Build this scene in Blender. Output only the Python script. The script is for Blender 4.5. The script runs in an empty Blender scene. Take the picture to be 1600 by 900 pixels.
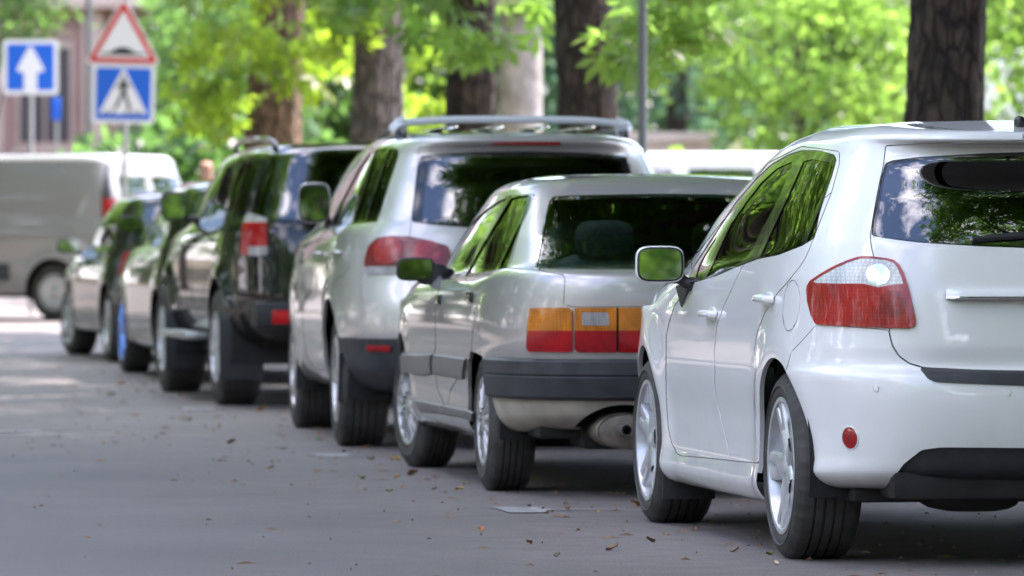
import bpy, bmesh, math, random
import numpy as np
from mathutils import Vector, Matrix

# ------------------------------------------------------------------ camera, sky, sun, exposure
scene = bpy.context.scene
COL = scene.collection
CAM_H, F_PX, HORIZON = 1.025, 8889.0, 395.0          # telephoto, eye height about one metre
PITCH = math.atan((450 - HORIZON) / F_PX)
cd = bpy.data.cameras.new('camera')
cam = bpy.data.objects.new('camera', cd)
COL.objects.link(cam)
cam.location = (0, 0, CAM_H)
cam.rotation_euler = (math.pi / 2 - PITCH, 0, 0)
cd.sensor_width = 36.0
cd.lens = 36.0 * F_PX / 1600
cd.clip_start, cd.clip_end = 0.5, 2000
cd.dof.use_dof = True
cd.dof.focus_distance = 19.6
cd.dof.aperture_fstop = 5.0
scene.camera = cam

SUN_EL, SUN_AZ = math.radians(58), math.radians(52)    # azimuth from +Y (view direction) towards +X
world = bpy.data.worlds.new('World')
scene.world = world
world.use_nodes = True
wn, wl = world.node_tree.nodes, world.node_tree.links
bg = wn['Background']
sky = wn.new('ShaderNodeTexSky')
sky.sky_type = 'NISHITA'
sky.sun_disc = False
sky.sun_elevation = SUN_EL
sky.sun_rotation = SUN_AZ
sky.air_density, sky.dust_density, sky.ozone_density = 1.0, 1.0, 1.0
# fair-weather clouds all round the sky
tc = wn.new('ShaderNodeTexCoord')
mp = wn.new('ShaderNodeMapping'); mp.inputs['Scale'].default_value = (1.0, 1.0, 2.4)
nz = wn.new('ShaderNodeTexNoise'); nz.inputs['Scale'].default_value = 2.6; nz.inputs['Detail'].default_value = 9
nz.inputs['Roughness'].default_value = 0.58
cr = wn.new('ShaderNodeValToRGB'); cr.color_ramp.elements[0].position = 0.47; cr.color_ramp.elements[1].position = 0.66
mx = wn.new('ShaderNodeMixRGB'); mx.inputs[2].default_value = (11.5, 11.5, 11.8, 1)
wl.new(tc.outputs['Generated'], mp.inputs['Vector']); wl.new(mp.outputs[0], nz.inputs['Vector'])
wl.new(nz.outputs['Fac'], cr.inputs[0]); wl.new(cr.outputs[0], mx.inputs[0]); wl.new(sky.outputs[0], mx.inputs[1])
wl.new(mx.outputs[0], bg.inputs['Color'])
bg.inputs['Strength'].default_value = 0.15

sd = bpy.data.lights.new('sun', 'SUN')
sun = bpy.data.objects.new('sun', sd)
COL.objects.link(sun)
sd.energy = 5.0
sd.angle = math.radians(0.5)
sd.color = (1.0, 0.94, 0.85)
SUN_DIR = Vector((math.cos(SUN_EL) * math.sin(SUN_AZ), math.cos(SUN_EL) * math.cos(SUN_AZ), math.sin(SUN_EL)))
sun.rotation_euler = SUN_DIR.to_track_quat('Z', 'Y').to_euler()

scene.view_settings.view_transform = 'Standard'
scene.view_settings.look = 'None'
scene.view_settings.exposure = 2.12
scene.view_settings.use_white_balance = True
scene.view_settings.white_balance_temperature = 6300
scene.view_settings.white_balance_tint = 21.5
scene.view_settings.gamma = 1.0
scene.view_settings.use_curve_mapping = False
scene.render.engine = 'CYCLES'
scene.cycles.use_denoising = True
scene.cycles.max_bounces = 10
scene.cycles.transparent_max_bounces = 24
scene.cycles.sample_clamp_indirect = 8.0
scene.cycles.caustics_reflective = False
scene.cycles.caustics_refractive = False

rng = np.random.default_rng(7)
random.seed(7)

# ------------------------------------------------------------------ materials
MATS = {}
def principled(name, color, rough=0.5, metal=0.0, coat=0.0, spec=0.5, coat_rough=0.03, emit=None):
    m = bpy.data.materials.new(name); m.use_nodes = True
    b = m.node_tree.nodes['Principled BSDF']
    b.inputs['Base Color'].default_value = (*color, 1)
    b.inputs['Roughness'].default_value = rough
    b.inputs['Metallic'].default_value = metal
    b.inputs['Coat Weight'].default_value = coat
    b.inputs['Coat Roughness'].default_value = coat_rough
    b.inputs['Specular IOR Level'].default_value = spec
    MATS[name] = m
    return m

def noisy(m, scale, amount, detail=6, bump=0.0, bump_scale=None, rough_amt=0.0, dist=0.01, stretch=(1, 1, 1), dark=None):
    """vary the base colour of a principled material with noise; optional bump and roughness"""
    nt = m.node_tree; n, l = nt.nodes, nt.links
    b = n['Principled BSDF']
    col = tuple(b.inputs['Base Color'].default_value)[:3]
    t = n.new('ShaderNodeTexCoord'); mp_ = n.new('ShaderNodeMapping'); mp_.inputs['Scale'].default_value = stretch
    l.new(t.outputs['Object'], mp_.inputs[0])
    z = n.new('ShaderNodeTexNoise'); z.inputs['Scale'].default_value = scale; z.inputs['Detail'].default_value = detail
    l.new(mp_.outputs[0], z.inputs['Vector'])
    r = n.new('ShaderNodeValToRGB')
    lo = dark if dark else tuple(c * (1 - amount) for c in col)
    hi = tuple(min(1, c * (1 + amount)) for c in col)
    r.color_ramp.elements[0].color = (*lo, 1); r.color_ramp.elements[1].color = (*hi, 1)
    r.color_ramp.elements[0].position = 0.3; r.color_ramp.elements[1].position = 0.7
    l.new(z.outputs['Fac'], r.inputs[0]); l.new(r.outputs[0], b.inputs['Base Color'])
    if bump:
        z2 = n.new('ShaderNodeTexNoise'); z2.inputs['Scale'].default_value = bump_scale or scale * 3; z2.inputs['Detail'].default_value = 6
        l.new(mp_.outputs[0], z2.inputs['Vector'])
        bp = n.new('ShaderNodeBump'); bp.inputs['Strength'].default_value = bump; bp.inputs['Distance'].default_value = dist
        l.new(z2.outputs['Fac'], bp.inputs['Height']); l.new(bp.outputs[0], b.inputs['Normal'])
    if rough_amt:
        r0 = b.inputs['Roughness'].default_value
        mr = n.new('ShaderNodeMapRange'); mr.inputs['To Min'].default_value = max(0, r0 - rough_amt); mr.inputs['To Max'].default_value = min(1, r0 + rough_amt)
        l.new(z.outputs['Fac'], mr.inputs['Value']); l.new(mr.outputs[0], b.inputs['Roughness'])
    return m

def paint(name, color, metal=0.0, rough=0.35, flake=False, dirt=0.12, spec=0.5):
    """clear-coated car paint; its inner face is the dark trim of the cabin"""
    m = principled(name, color, rough, metal, coat=1.0, coat_rough=0.015, spec=spec)
    nt = m.node_tree; n, l = nt.nodes, nt.links
    b = n['Principled BSDF']
    t = n.new('ShaderNodeTexCoord'); z = n.new('ShaderNodeTexNoise'); z.inputs['Scale'].default_value = 3.5; z.inputs['Detail'].default_value = 8
    l.new(t.outputs['Object'], z.inputs['Vector'])
    mr = n.new('ShaderNodeMapRange'); mr.inputs['From Min'].default_value = 0.35; mr.inputs['From Max'].default_value = 0.7
    mr.inputs['To Min'].default_value = 0.012; mr.inputs['To Max'].default_value = 0.022 + dirt * 0.12
    l.new(z.outputs['Fac'], mr.inputs[0]); l.new(mr.outputs[0], b.inputs['Coat Roughness'])
    # road dust on the lower panels
    sx = n.new('ShaderNodeSeparateXYZ'); l.new(t.outputs['Object'], sx.inputs[0])
    h = n.new('ShaderNodeMapRange'); h.inputs['From Min'].default_value = 0.62; h.inputs['From Max'].default_value = 0.2
    h.inputs['To Min'].default_value = 0.0; h.inputs['To Max'].default_value = dirt * 1.6
    l.new(sx.outputs['Z'], h.inputs[0])
    z3 = n.new('ShaderNodeTexNoise'); z3.inputs['Scale'].default_value = 9; z3.inputs['Detail'].default_value = 8
    l.new(t.outputs['Object'], z3.inputs['Vector'])
    mm = n.new('ShaderNodeMath'); mm.operation = 'MULTIPLY'; l.new(h.outputs[0], mm.inputs[0]); l.new(z3.outputs['Fac'], mm.inputs[1])
    mc = n.new('ShaderNodeMixRGB'); mc.inputs[1].default_value = (*color, 1); mc.inputs[2].default_value = (0.16, 0.13, 0.11, 1)
    l.new(mm.outputs[0], mc.inputs[0]); l.new(mc.outputs[0], b.inputs['Base Color'])
    if flake:
        v = n.new('ShaderNodeTexNoise'); v.inputs['Scale'].default_value = 900; v.inputs['Detail'].default_value = 1
        l.new(t.outputs['Object'], v.inputs['Vector'])
        bp = n.new('ShaderNodeBump'); bp.inputs['Strength'].default_value = 0.12; bp.inputs['Distance'].default_value = 0.001
        l.new(v.outputs['Fac'], bp.inputs['Height']); l.new(bp.outputs[0], b.inputs['Normal'])
    # inner face
    inner = n.new('ShaderNodeBsdfDiffuse'); inner.inputs['Color'].default_value = (0.09, 0.09, 0.092, 1)
    g = n.new('ShaderNodeNewGeometry'); ms = n.new('ShaderNodeMixShader'); out = n['Material Output']
    l.new(g.outputs['Backfacing'], ms.inputs[0]); l.new(b.outputs[0], ms.inputs[1]); l.new(inner.outputs[0], ms.inputs[2])
    l.new(ms.outputs[0], out.inputs['Surface'])
    return m

def glass(name, tint, ior=1.5, gloss=(1, 1, 1), rough=0.0):
    """thin window pane: tinted see-through with mirror reflections by angle"""
    m = bpy.data.materials.new(name); m.use_nodes = True
    n, l = m.node_tree.nodes, m.node_tree.links
    n.remove(n['Principled BSDF'])
    tr = n.new('ShaderNodeBsdfTransparent'); tr.inputs[0].default_value = (*tint, 1)
    gl = n.new('ShaderNodeBsdfGlossy'); gl.inputs['Color'].default_value = (*gloss, 1); gl.inputs['Roughness'].default_value = rough
    fr = n.new('ShaderNodeFresnel'); fr.inputs['IOR'].default_value = ior
    ms = n.new('ShaderNodeMixShader')
    l.new(fr.outputs[0], ms.inputs[0]); l.new(tr.outputs[0], ms.inputs[1]); l.new(gl.outputs[0], ms.inputs[2])
    l.new(ms.outputs[0], n['Material Output'].inputs['Surface'])
    MATS[name] = m
    return m

def lens(name, color, rough=0.08, scale=160.0, bump=0.12, trans=0.3):
    """lamp lens: coloured plastic with a fine moulded pattern under a smooth coat"""
    m = principled(name, color, 0.22, 0.0, coat=0.55, spec=0.3)
    n, l = m.node_tree.nodes, m.node_tree.links
    b = n['Principled BSDF']
    t = n.new('ShaderNodeTexCoord'); v = n.new('ShaderNodeTexVoronoi'); v.inputs['Scale'].default_value = scale
    v.distance = 'CHEBYCHEV'
    v.inputs['Randomness'].default_value = 0.0
    l.new(t.outputs['Object'], v.inputs['Vector'])
    bp = n.new('ShaderNodeBump'); bp.inputs['Strength'].default_value = bump; bp.inputs['Distance'].default_value = 0.003
    l.new(v.outputs['Distance'], bp.inputs['Height']); l.new(bp.outputs[0], b.inputs['Normal'])
    # fine moulded grid, darker between the facets, and the uneven depth of the reflector behind
    z = n.new('ShaderNodeTexNoise'); z.inputs['Scale'].default_value = 11; z.inputs['Detail'].default_value = 2; l.new(t.outputs['Object'], z.inputs['Vector'])
    r = n.new('ShaderNodeValToRGB'); r.color_ramp.elements[0].position = 0.25; r.color_ramp.elements[1].position = 0.62
    r.color_ramp.elements[0].color = (*[min(1, c * 1.25) for c in color], 1); r.color_ramp.elements[1].color = (*[c * 0.5 for c in color], 1)
    v2 = n.new('ShaderNodeTexVoronoi'); v2.inputs['Scale'].default_value = 85; v2.inputs['Randomness'].default_value = 0.0; v2.distance = 'CHEBYCHEV'; l.new(t.outputs['Object'], v2.inputs['Vector'])
    ad = n.new('ShaderNodeMath'); ad.operation = 'MULTIPLY_ADD'; ad.inputs[1].default_value = 0.55; l.new(v2.outputs['Distance'], ad.inputs[0])
    mu = n.new('ShaderNodeMath'); mu.operation = 'MULTIPLY'; mu.inputs[1].default_value = 0.5; l.new(z.outputs['Fac'], mu.inputs[0]); l.new(mu.outputs[0], ad.inputs[2])
    l.new(ad.outputs[0], r.inputs[0]); l.new(r.outputs[0], b.inputs['Base Color'])
    return m

paint('white_paint', (0.80, 0.80, 0.79), 0.0, 0.4, dirt=0.20)
paint('warm_silver', (0.47, 0.445, 0.425), 0.5, 0.40, dirt=0.4)
paint('pale_silver', (0.53, 0.515, 0.49), 0.55, 0.38, dirt=0.3)
paint('black_paint', (0.006, 0.0065, 0.0065), 0.0, 0.3, dirt=0.1, spec=0.05)
paint('dark_green_paint', (0.006, 0.010, 0.008), 0.0, 0.3, dirt=0.1, spec=0.05)
paint('graphite_paint', (0.018, 0.018, 0.019), 0.0, 0.35, dirt=0.15, spec=0.05)
paint('van_silver', (0.30, 0.295, 0.285), 0.25, 0.5, dirt=0.4)
paint('bus_white', (0.8, 0.8, 0.79), 0.0, 0.45, dirt=0.15)
glass('clear_glass', (0.78, 0.86, 0.82))
glass('green_glass', (0.80, 0.93, 0.88), ior=2.35)
glass('van_glass', (0.4, 0.5, 0.48), ior=2.3)
glass('side_glass', (0.34, 0.40, 0.37), ior=1.6)
glass('dark_glass', (0.06, 0.08, 0.075), ior=2.2)
glass('lens_cover', (0.93, 0.95, 0.95), ior=1.5)
principled('gloss_black', (0.012, 0.012, 0.013), 0.12, coat=0.6)
noisy(principled('black_plastic', (0.022, 0.022, 0.024), 0.48), 20, 0.3, bump=0.1, bump_scale=300, dist=0.001)
noisy(principled('grey_plastic', (0.034, 0.036, 0.041), 0.5), 9, 0.35, bump=0.08, bump_scale=200, dist=0.001, rough_amt=0.1)
noisy(principled('side_trim_plastic', (0.15, 0.14, 0.135), 0.45), 6, 0.25, rough_amt=0.1)
noisy(principled('beige_plastic', (0.40, 0.36, 0.30), 0.5), 7, 0.22, rough_amt=0.1)
principled('panel_gap', (0.012, 0.012, 0.012), 0.8)
principled('pale_gap', (0.10, 0.10, 0.10), 0.7)
noisy(principled('underbody', (0.012, 0.011, 0.010), 0.85), 8, 0.5)
noisy(principled('rubber', (0.040, 0.037, 0.034), 0.72), 9, 0.5, bump=0.15, bump_scale=120, dist=0.002)
noisy(principled('dusty_rubber', (0.075, 0.066, 0.058), 0.8), 12, 0.3, bump=0.15, bump_scale=120, dist=0.002)
noisy(principled('alloy', (0.55, 0.56, 0.58), 0.36, 0.6, coat=0.3), 18, 0.12, rough_amt=0.08)
noisy(principled('old_alloy', (0.50, 0.50, 0.50), 0.36, 0.75), 25, 0.2, rough_amt=0.1)
principled('chrome', (0.85, 0.86, 0.87), 0.06, 1.0)
principled('mirror_glass', (0.22, 0.235, 0.24), 0.01, 1.0)
noisy(principled('muffler_steel', (0.20, 0.17, 0.14), 0.5, 0.6), 14, 0.4, bump=0.2, dist=0.003)
principled('pipe_steel', (0.35, 0.36, 0.38), 0.28, 0.9)
noisy(principled('seat_fabric', (0.045, 0.046, 0.05), 0.9), 40, 0.25)
noisy(principled('teal_seat', (0.12, 0.17, 0.165), 0.85), 30, 0.25)
principled('cabin_trim', (0.03, 0.03, 0.032), 0.75)
lens('red_lens', (0.40, 0.003, 0.006))
lens('red_lens_plain', (0.40, 0.008, 0.010), scale=300, bump=0.15)
lens('red_lens_dark', (0.20, 0.004, 0.008), scale=200, bump=0.2)
lens('red_lens_stop', (0.28, 0.002, 0.005), scale=220, bump=0.08)
lens('red_reflector', (0.6, 0.01, 0.012), scale=260, bump=0.15)
principled('blue_alloy', (0.10, 0.30, 0.85), 0.25, 0.6, coat=0.6)
lens('amber_lens', (0.60, 0.19, 0.008), scale=120)
lens('clear_lens', (0.72, 0.74, 0.74), rough=0.12, scale=110, bump=0.25)
lens('grey_lens', (0.42, 0.41, 0.40), scale=140)
principled('lamp_chrome', (0.75, 0.77, 0.78), 0.12, 0.9, coat=0.8)
principled('rack_silver', (0.66, 0.68, 0.70), 0.35, 0.0, coat=0.5)
principled('antenna_black', (0.015, 0.015, 0.016), 0.3)

# ------------------------------------------------------------------ object helpers
def tag(o, label=None, cat=None, group=None, kind=None):
    if label: o['label'] = label
    if cat: o['category'] = cat
    if group: o['group'] = group
    if kind: o['kind'] = kind
    return o

def mesh_obj(name, V, F, mat, parent=None, N=None, smooth=True, uv=None):
    V = np.asarray(V, float)
    me = bpy.data.meshes.new(name)
    if isinstance(F, np.ndarray):
        k = F.shape[1]; nf = len(F)
        me.vertices.add(len(V)); me.vertices.foreach_set('co', V.astype(np.float32).ravel())
        me.loops.add(nf * k); me.loops.foreach_set('vertex_index', F.astype(np.int32).ravel())
        me.polygons.add(nf); me.polygons.foreach_set('loop_start', np.arange(0, nf * k, k, dtype=np.int32))
        me.update(calc_edges=True)
        me.validate()
    else:
        me.from_pydata([tuple(v) for v in V], [], F); me.update()
    if smooth:
        me.polygons.foreach_set('use_smooth', [True] * len(me.polygons))
    if N is not None and len(me.vertices) == len(N):
        me.normals_split_custom_set_from_vertices([tuple(n) for n in N])
    if mat is not None:
        me.materials.append(MATS[mat] if isinstance(mat, str) else mat)
    o = bpy.data.objects.new(name, me)
    COL.objects.link(o)
    if parent is not None: o.parent = parent
    return o

def empty(name, loc=(0, 0, 0), rz=0.0, parent=None):
    o = bpy.data.objects.new(name, None)
    o.empty_display_size = 0.2
    o.location = loc; o.rotation_euler = (0, 0, rz)
    COL.objects.link(o)
    if parent is not None: o.parent = parent
    return o

def copy_tree(o, parent=None):
    c = o.copy(); COL.objects.link(c)
    if parent is not None: c.parent = parent
    for ch in list(o.children): copy_tree(ch, c)
    return c

class MB:
    """collects simple shapes into one mesh"""
    def __init__(self): self.v, self.f = [], []
    def add(self, V, F):
        o = len(self.v)
        self.v += [tuple(map(float, p)) for p in V]
        self.f += [tuple(int(i) + o for i in q) for q in F]
        return self
    def box(self, c, s, R=None, bev=0.0):
        """bevelled box: centre, full size, optional 3x3 rotation"""
        hx, hy, hz = [k / 2 for k in s]
        b = min(bev, hx * 0.98, hy * 0.98, hz * 0.98)
        if b <= 0:
            P = [(x, y, z) for x in (-hx, hx) for y in (-hy, hy) for z in (-hz, hz)]
            F = [(0, 1, 3, 2), (4, 6, 7, 5), (0, 4, 5, 1), (2, 3, 7, 6), (0, 2, 6, 4), (1, 5, 7, 3)]
        else:
            bm = bmesh.new(); bmesh.ops.create_cube(bm, size=1)
            for v in bm.verts: v.co = Vector((v.co.x * 2 * hx, v.co.y * 2 * hy, v.co.z * 2 * hz))
            bmesh.ops.bevel(bm, geom=bm.edges[:] + bm.verts[:], offset=b, segments=2, affect='EDGES', profile=0.6)
            bm.verts.index_update()
            P = [tuple(v.co) for v in bm.verts]; F = [tuple(v.index for v in f.verts) for f in bm.faces]; bm.free()
        P = np.array(P)
        if R is not None: P = P @ np.array(R).T
        return self.add(P + np.array(c), F)
    def tube(self, pts, r, n=10, cap=True):
        pts = np.array(pts, float); m = len(pts)
        r = np.full(m, r) if np.isscalar(r) else np.array(r)
        T = np.gradient(pts, axis=0); T /= np.linalg.norm(T, axis=1)[:, None] + 1e-9
        up = np.array([0, 0, 1.0]) if abs(T[:, 2]).mean() < 0.8 else np.array([1.0, 0, 0])
        V = []
        for p, t, k in zip(pts, T, r):
            a = np.cross(t, up); a /= np.linalg.norm(a) + 1e-9; b = np.cross(a, t)
            V += [p + k * (math.cos(q) * a + math.sin(q) * b) for q in np.linspace(0, 2 * math.pi, n, endpoint=False)]
        F = [(i * n + j, i * n + (j + 1) % n, (i + 1) * n + (j + 1) % n, (i + 1) * n + j) for i in range(m - 1) for j in range(n)]
        if cap: F += [tuple(range(n))[::-1], tuple(range((m - 1) * n, m * n))]
        return self.add(V, F)
    def lathe(self, prof, n=32, axis='y', c=(0, 0, 0), a0=0, a1=2 * math.pi):
        """profile of (radius, height) pairs turned about an axis"""
        full = abs(a1 - a0 - 2 * math.pi) < 1e-6
        A = np.linspace(a0, a1, n, endpoint=not full)
        m = len(prof); V = []
        for a in A:
            for r, h in prof:
                q = (r * math.cos(a), h, r * math.sin(a)) if axis == 'y' else (r * math.cos(a), r * math.sin(a), h)
                V.append(np.array(q) + np.array(c))
        F = []
        for i in range(n if full else n - 1):
            for j in range(m - 1):
                k = (i + 1) % n
                F.append((i * m + j, k * m + j, k * m + j + 1, i * m + j + 1))
        return self.add(V, F)
    def sq(self, c, s, e=0.5, nu=24, nv=14, R=None, e2=None):
        """superellipsoid: soft-cornered solid, half sizes s"""
        e2 = e2 or e
        f = lambda w, k: np.sign(w) * np.abs(w) ** k
        u = np.linspace(-math.pi, math.pi, nu, endpoint=False); v = np.linspace(-math.pi / 2, math.pi / 2, nv)
        P = np.array([[s[0] * f(math.cos(b), e2) * f(math.cos(a), e), s[1] * f(math.cos(b), e2) * f(math.sin(a), e), s[2] * f(math.sin(b), e2)] for b in v for a in u])
        F = [(i * nu + j, i * nu + (j + 1) % nu, (i + 1) * nu + (j + 1) % nu, (i + 1) * nu + j) for i in range(nv - 1) for j in range(nu)]
        if R is not None: P = P @ np.array(R).T
        return self.add(P + np.array(c), F)
    def prism(self, poly, d, M=None):
        """flat outline in (u, v) given thickness d along w; M maps (u, v, w) to space"""
        n = len(poly)
        P = np.array([(u, v, 0) for u, v in poly] + [(u, v, d) for u, v in poly], float)
        if M is not None: P = np.array([M(*p) for p in P])
        return self.add(P, [tuple(range(n))[::-1], tuple(range(n, 2 * n))] + [(i, (i + 1) % n, n + (i + 1) % n, n + i) for i in range(n)])
    def build(self, name, mat, parent=None, smooth=True, angle=35):
        o = mesh_obj(name, self.v, self.f, mat, parent, smooth=False)
        if smooth:
            bm = bmesh.new(); bm.from_mesh(o.data)
            bmesh.ops.remove_doubles(bm, verts=bm.verts, dist=1e-5)
            bmesh.ops.recalc_face_normals(bm, faces=bm.faces)
            for f in bm.faces: f.smooth = True
            for e in bm.edges:
                if len(e.link_faces) == 2 and e.calc_face_angle(0) > math.radians(angle): e.smooth = False
            bm.to_mesh(o.data); bm.free()
        return o

def rot(axis, a):
    return np.array(Matrix.Rotation(a, 3, axis))

# ------------------------------------------------------------------ ground height: the road rises gently after 28 m
def gz(y):
    y = np.asarray(y, float)
    t = np.clip((y - 26) / 10, 0, 1)
    z = 0.0068 * (5 * t * t + np.clip(y - 36, 0, 90))
    return z
# ------------------------------------------------------------------ car bodies
def catmull(keys, sub):
    """keys: list of arrays; sub: samples per gap. Interpolates smoothly through all keys."""
    K = [2 * keys[0] - keys[1]] + list(keys) + [2 * keys[-1] - keys[-2]]
    out = []
    for i in range(1, len(K) - 2):
        p0, p1, p2, p3 = K[i - 1], K[i], K[i + 1], K[i + 2]
        # limit tangents so that close rows do not overshoot
        d1, d0, d2 = p2 - p1, p1 - p0, p3 - p2
        def tan(a, b):
            la = np.linalg.norm(a, axis=-1, keepdims=True); lb = np.linalg.norm(b, axis=-1, keepdims=True)
            return (a * lb + b * la) / (la + lb + 1e-9)
        l1 = np.linalg.norm(d1, axis=-1, keepdims=True)
        t1, t2 = tan(d0, d1), tan(d1, d2)
        t1 = t1 / (np.linalg.norm(t1, axis=-1, keepdims=True) + 1e-9) * l1
        t2 = t2 / (np.linalg.norm(t2, axis=-1, keepdims=True) + 1e-9) * l1
        n = sub[i - 1]
        for s in np.arange(n) / n:
            h1 = 2 * s**3 - 3 * s**2 + 1; h2 = -2 * s**3 + 3 * s**2; h3 = s**3 - 2 * s**2 + s; h4 = s**3 - s**2
            out.append(h1 * p1 + h2 * p2 + h3 * t1 * 0.85 + h4 * t2 * 0.85)
    out.append(keys[-1])
    return np.array(out)

def smooth_poly(pts, sub=6):
    P = np.array(pts, float); n = len(P); out = []
    for i in range(n):
        p0, p1, p2, p3 = P[i - 1], P[i], P[(i + 1) % n], P[(i + 2) % n]
        for s in np.arange(sub) / sub:
            out.append(0.5 * (2 * p1 + (p2 - p0) * s + (2 * p0 - 5 * p1 + 4 * p2 - p3) * s * s + (3 * p1 - p0 - 3 * p2 + p3) * s**3))
    return np.array(out)

def sdf_poly(Q, poly):
    """signed distance (negative inside) from points Q to a closed outline"""
    P = np.array(poly, float); n = len(P)
    d = np.full(len(Q), 1e9); inside = np.zeros(len(Q), bool)
    for i in range(n):
        a, b = P[i], P[(i + 1) % n]
        e = b - a; w = Q - a
        t = np.clip((w @ e) / (e @ e + 1e-12), 0, 1)
        d = np.minimum(d, np.linalg.norm(w - t[:, None] * e, axis=1))
        c = ((a[1] <= Q[:, 1]) & (b[1] > Q[:, 1])) | ((b[1] <= Q[:, 1]) & (a[1] > Q[:, 1]))
        with np.errstate(divide='ignore', invalid='ignore'):
            xi = a[0] + (Q[:, 1] - a[1]) / (b[1] - a[1] + 1e-15) * e[0]
        inside ^= c & (Q[:, 0] < xi)
    return np.where(inside, -d, d)

def Zm(ox, oy, s, pts):
    return [(ox + x / s, oy + y / s) for x, y in pts]

class Piece:
    def __init__(self, V, N, T): self.V, self.N, self.T = V, N, T
    def compact(self):
        u, inv = np.unique(self.T.ravel(), return_inverse=True)
        return Piece(self.V[u], self.N[u], inv.reshape(-1, 3))
    def border(self):
        E = np.vstack([self.T[:, [0, 1]], self.T[:, [1, 2]], self.T[:, [2, 0]]])
        key = np.sort(E, axis=1); k = key[:, 0].astype(np.int64) * (len(self.V) + 1) + key[:, 1]
        _, idx, cnt = np.unique(k, return_index=True, return_counts=True)
        B = E[idx[cnt == 1]]
        y = self.V[:, 1]
        return B[~((y[B[:, 0]] < 1e-3) & (y[B[:, 1]] < 1e-3))]
    def moved(self, d): return Piece(self.V + self.N * d, self.N, self.T)
    def skirt(self, depth, dirn=None, flip=False, zlow=None):
        B = self.border()
        if zlow is not None: B = B[np.minimum(self.V[B[:, 0], 2], self.V[B[:, 1], 2]) > zlow]
        if len(B) == 0: return None
        a, b = self.V[B[:, 0]], self.V[B[:, 1]]
        na = self.N[B[:, 0]] if dirn is None else np.tile(dirn, (len(B), 1)); nb = self.N[B[:, 1]] if dirn is None else na
        V = np.vstack([a, b, a - na * depth, b - nb * depth]); n = len(B); i = np.arange(n)
        T = np.vstack([np.c_[i, i + 2 * n, i + n], np.c_[i + n, i + 2 * n, i + 3 * n]])
        fn = np.cross(b - a, na); fn /= np.linalg.norm(fn, axis=1)[:, None] + 1e-9
        if flip: T = T[:, ::-1]; fn = -fn
        return Piece(V, np.vstack([fn] * 4), T)

def join_pieces(ps):
    V, N, T, o = [], [], [], 0
    if not isinstance(ps, (list, tuple)): ps = [ps]
    for p in ps:
        if p is None or len(p.T) == 0: continue
        V.append(p.V); N.append(p.N); T.append(p.T + o); o += len(p.V)
    return Piece(np.vstack(V), np.vstack(N), np.vstack(T)) if V else None

def islands(P):
    """the separate pieces of a cut-out, largest first"""
    lab = np.arange(len(P.V))
    while True:
        m = lab[P.T].min(1); new = lab.copy()
        np.minimum.at(new, P.T.ravel(), np.repeat(m, 3)); new = new[new]
        if (new == lab).all(): break
        lab = new
    k = lab[P.T[:, 0]]; u, c = np.unique(k, return_counts=True)
    return [Piece(P.V, P.N, P.T[k == q]).compact() for q in u[np.argsort(-c)]]

def refine(P):
    """each triangle into four"""
    E = np.vstack([P.T[:, [0, 1]], P.T[:, [1, 2]], P.T[:, [2, 0]]]); k = np.sort(E, axis=1)
    u, inv = np.unique(k, axis=0, return_inverse=True); inv = inv.ravel() + len(P.V); n = len(P.T)
    mv = P.V[u].mean(1); mn = P.N[u].mean(1); mn /= np.linalg.norm(mn, axis=1)[:, None] + 1e-9
    a, b, c = inv[:n], inv[n:2 * n], inv[2 * n:]; t = P.T
    return Piece(np.vstack([P.V, mv]), np.vstack([P.N, mn]), np.vstack([np.c_[t[:, 0], a, c], np.c_[a, t[:, 1], b], np.c_[c, b, t[:, 2]], np.c_[a, b, c]]))

def split(P, phi):
    phi = np.where(np.abs(phi) < 1e-7, 1e-7, phi)
    s = phi[P.T] < 0; c = s.sum(1)
    ins, out = [P.T[c == 3]], [P.T[c == 0]]
    V, N = list(P.V), list(P.N)
    cache = {}
    def mid(i, j):
        k = (i, j) if i < j else (j, i)
        if k not in cache:
            t = phi[k[0]] / (phi[k[0]] - phi[k[1]])
            v = P.V[k[0]] * (1 - t) + P.V[k[1]] * t
            n = P.N[k[0]] * (1 - t) + P.N[k[1]] * t
            cache[k] = len(V); V.append(v); N.append(n / (np.linalg.norm(n) + 1e-9))
        return cache[k]
    a_, b_ = [], []
    for tri in P.T[(c == 1) | (c == 2)]:
        f = [phi[i] < 0 for i in tri]
        odd = f.index(True) if sum(f) == 1 else f.index(False)
        i, j, k = int(tri[odd]), int(tri[(odd + 1) % 3]), int(tri[(odd + 2) % 3])
        m1, m2 = mid(i, j), mid(i, k)
        one, two = ([(i, m1, m2)], [(m1, j, k), (m1, k, m2)])
        if f[odd]: a_ += one; b_ += two
        else: b_ += one; a_ += two
    if a_: ins.append(np.array(a_)); out.append(np.array(b_))
    V, N = np.array(V), np.array(N)
    return Piece(V, N, np.vstack(ins)).compact() if sum(map(len, ins)) else None, Piece(V, N, np.vstack(out)).compact()

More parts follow.
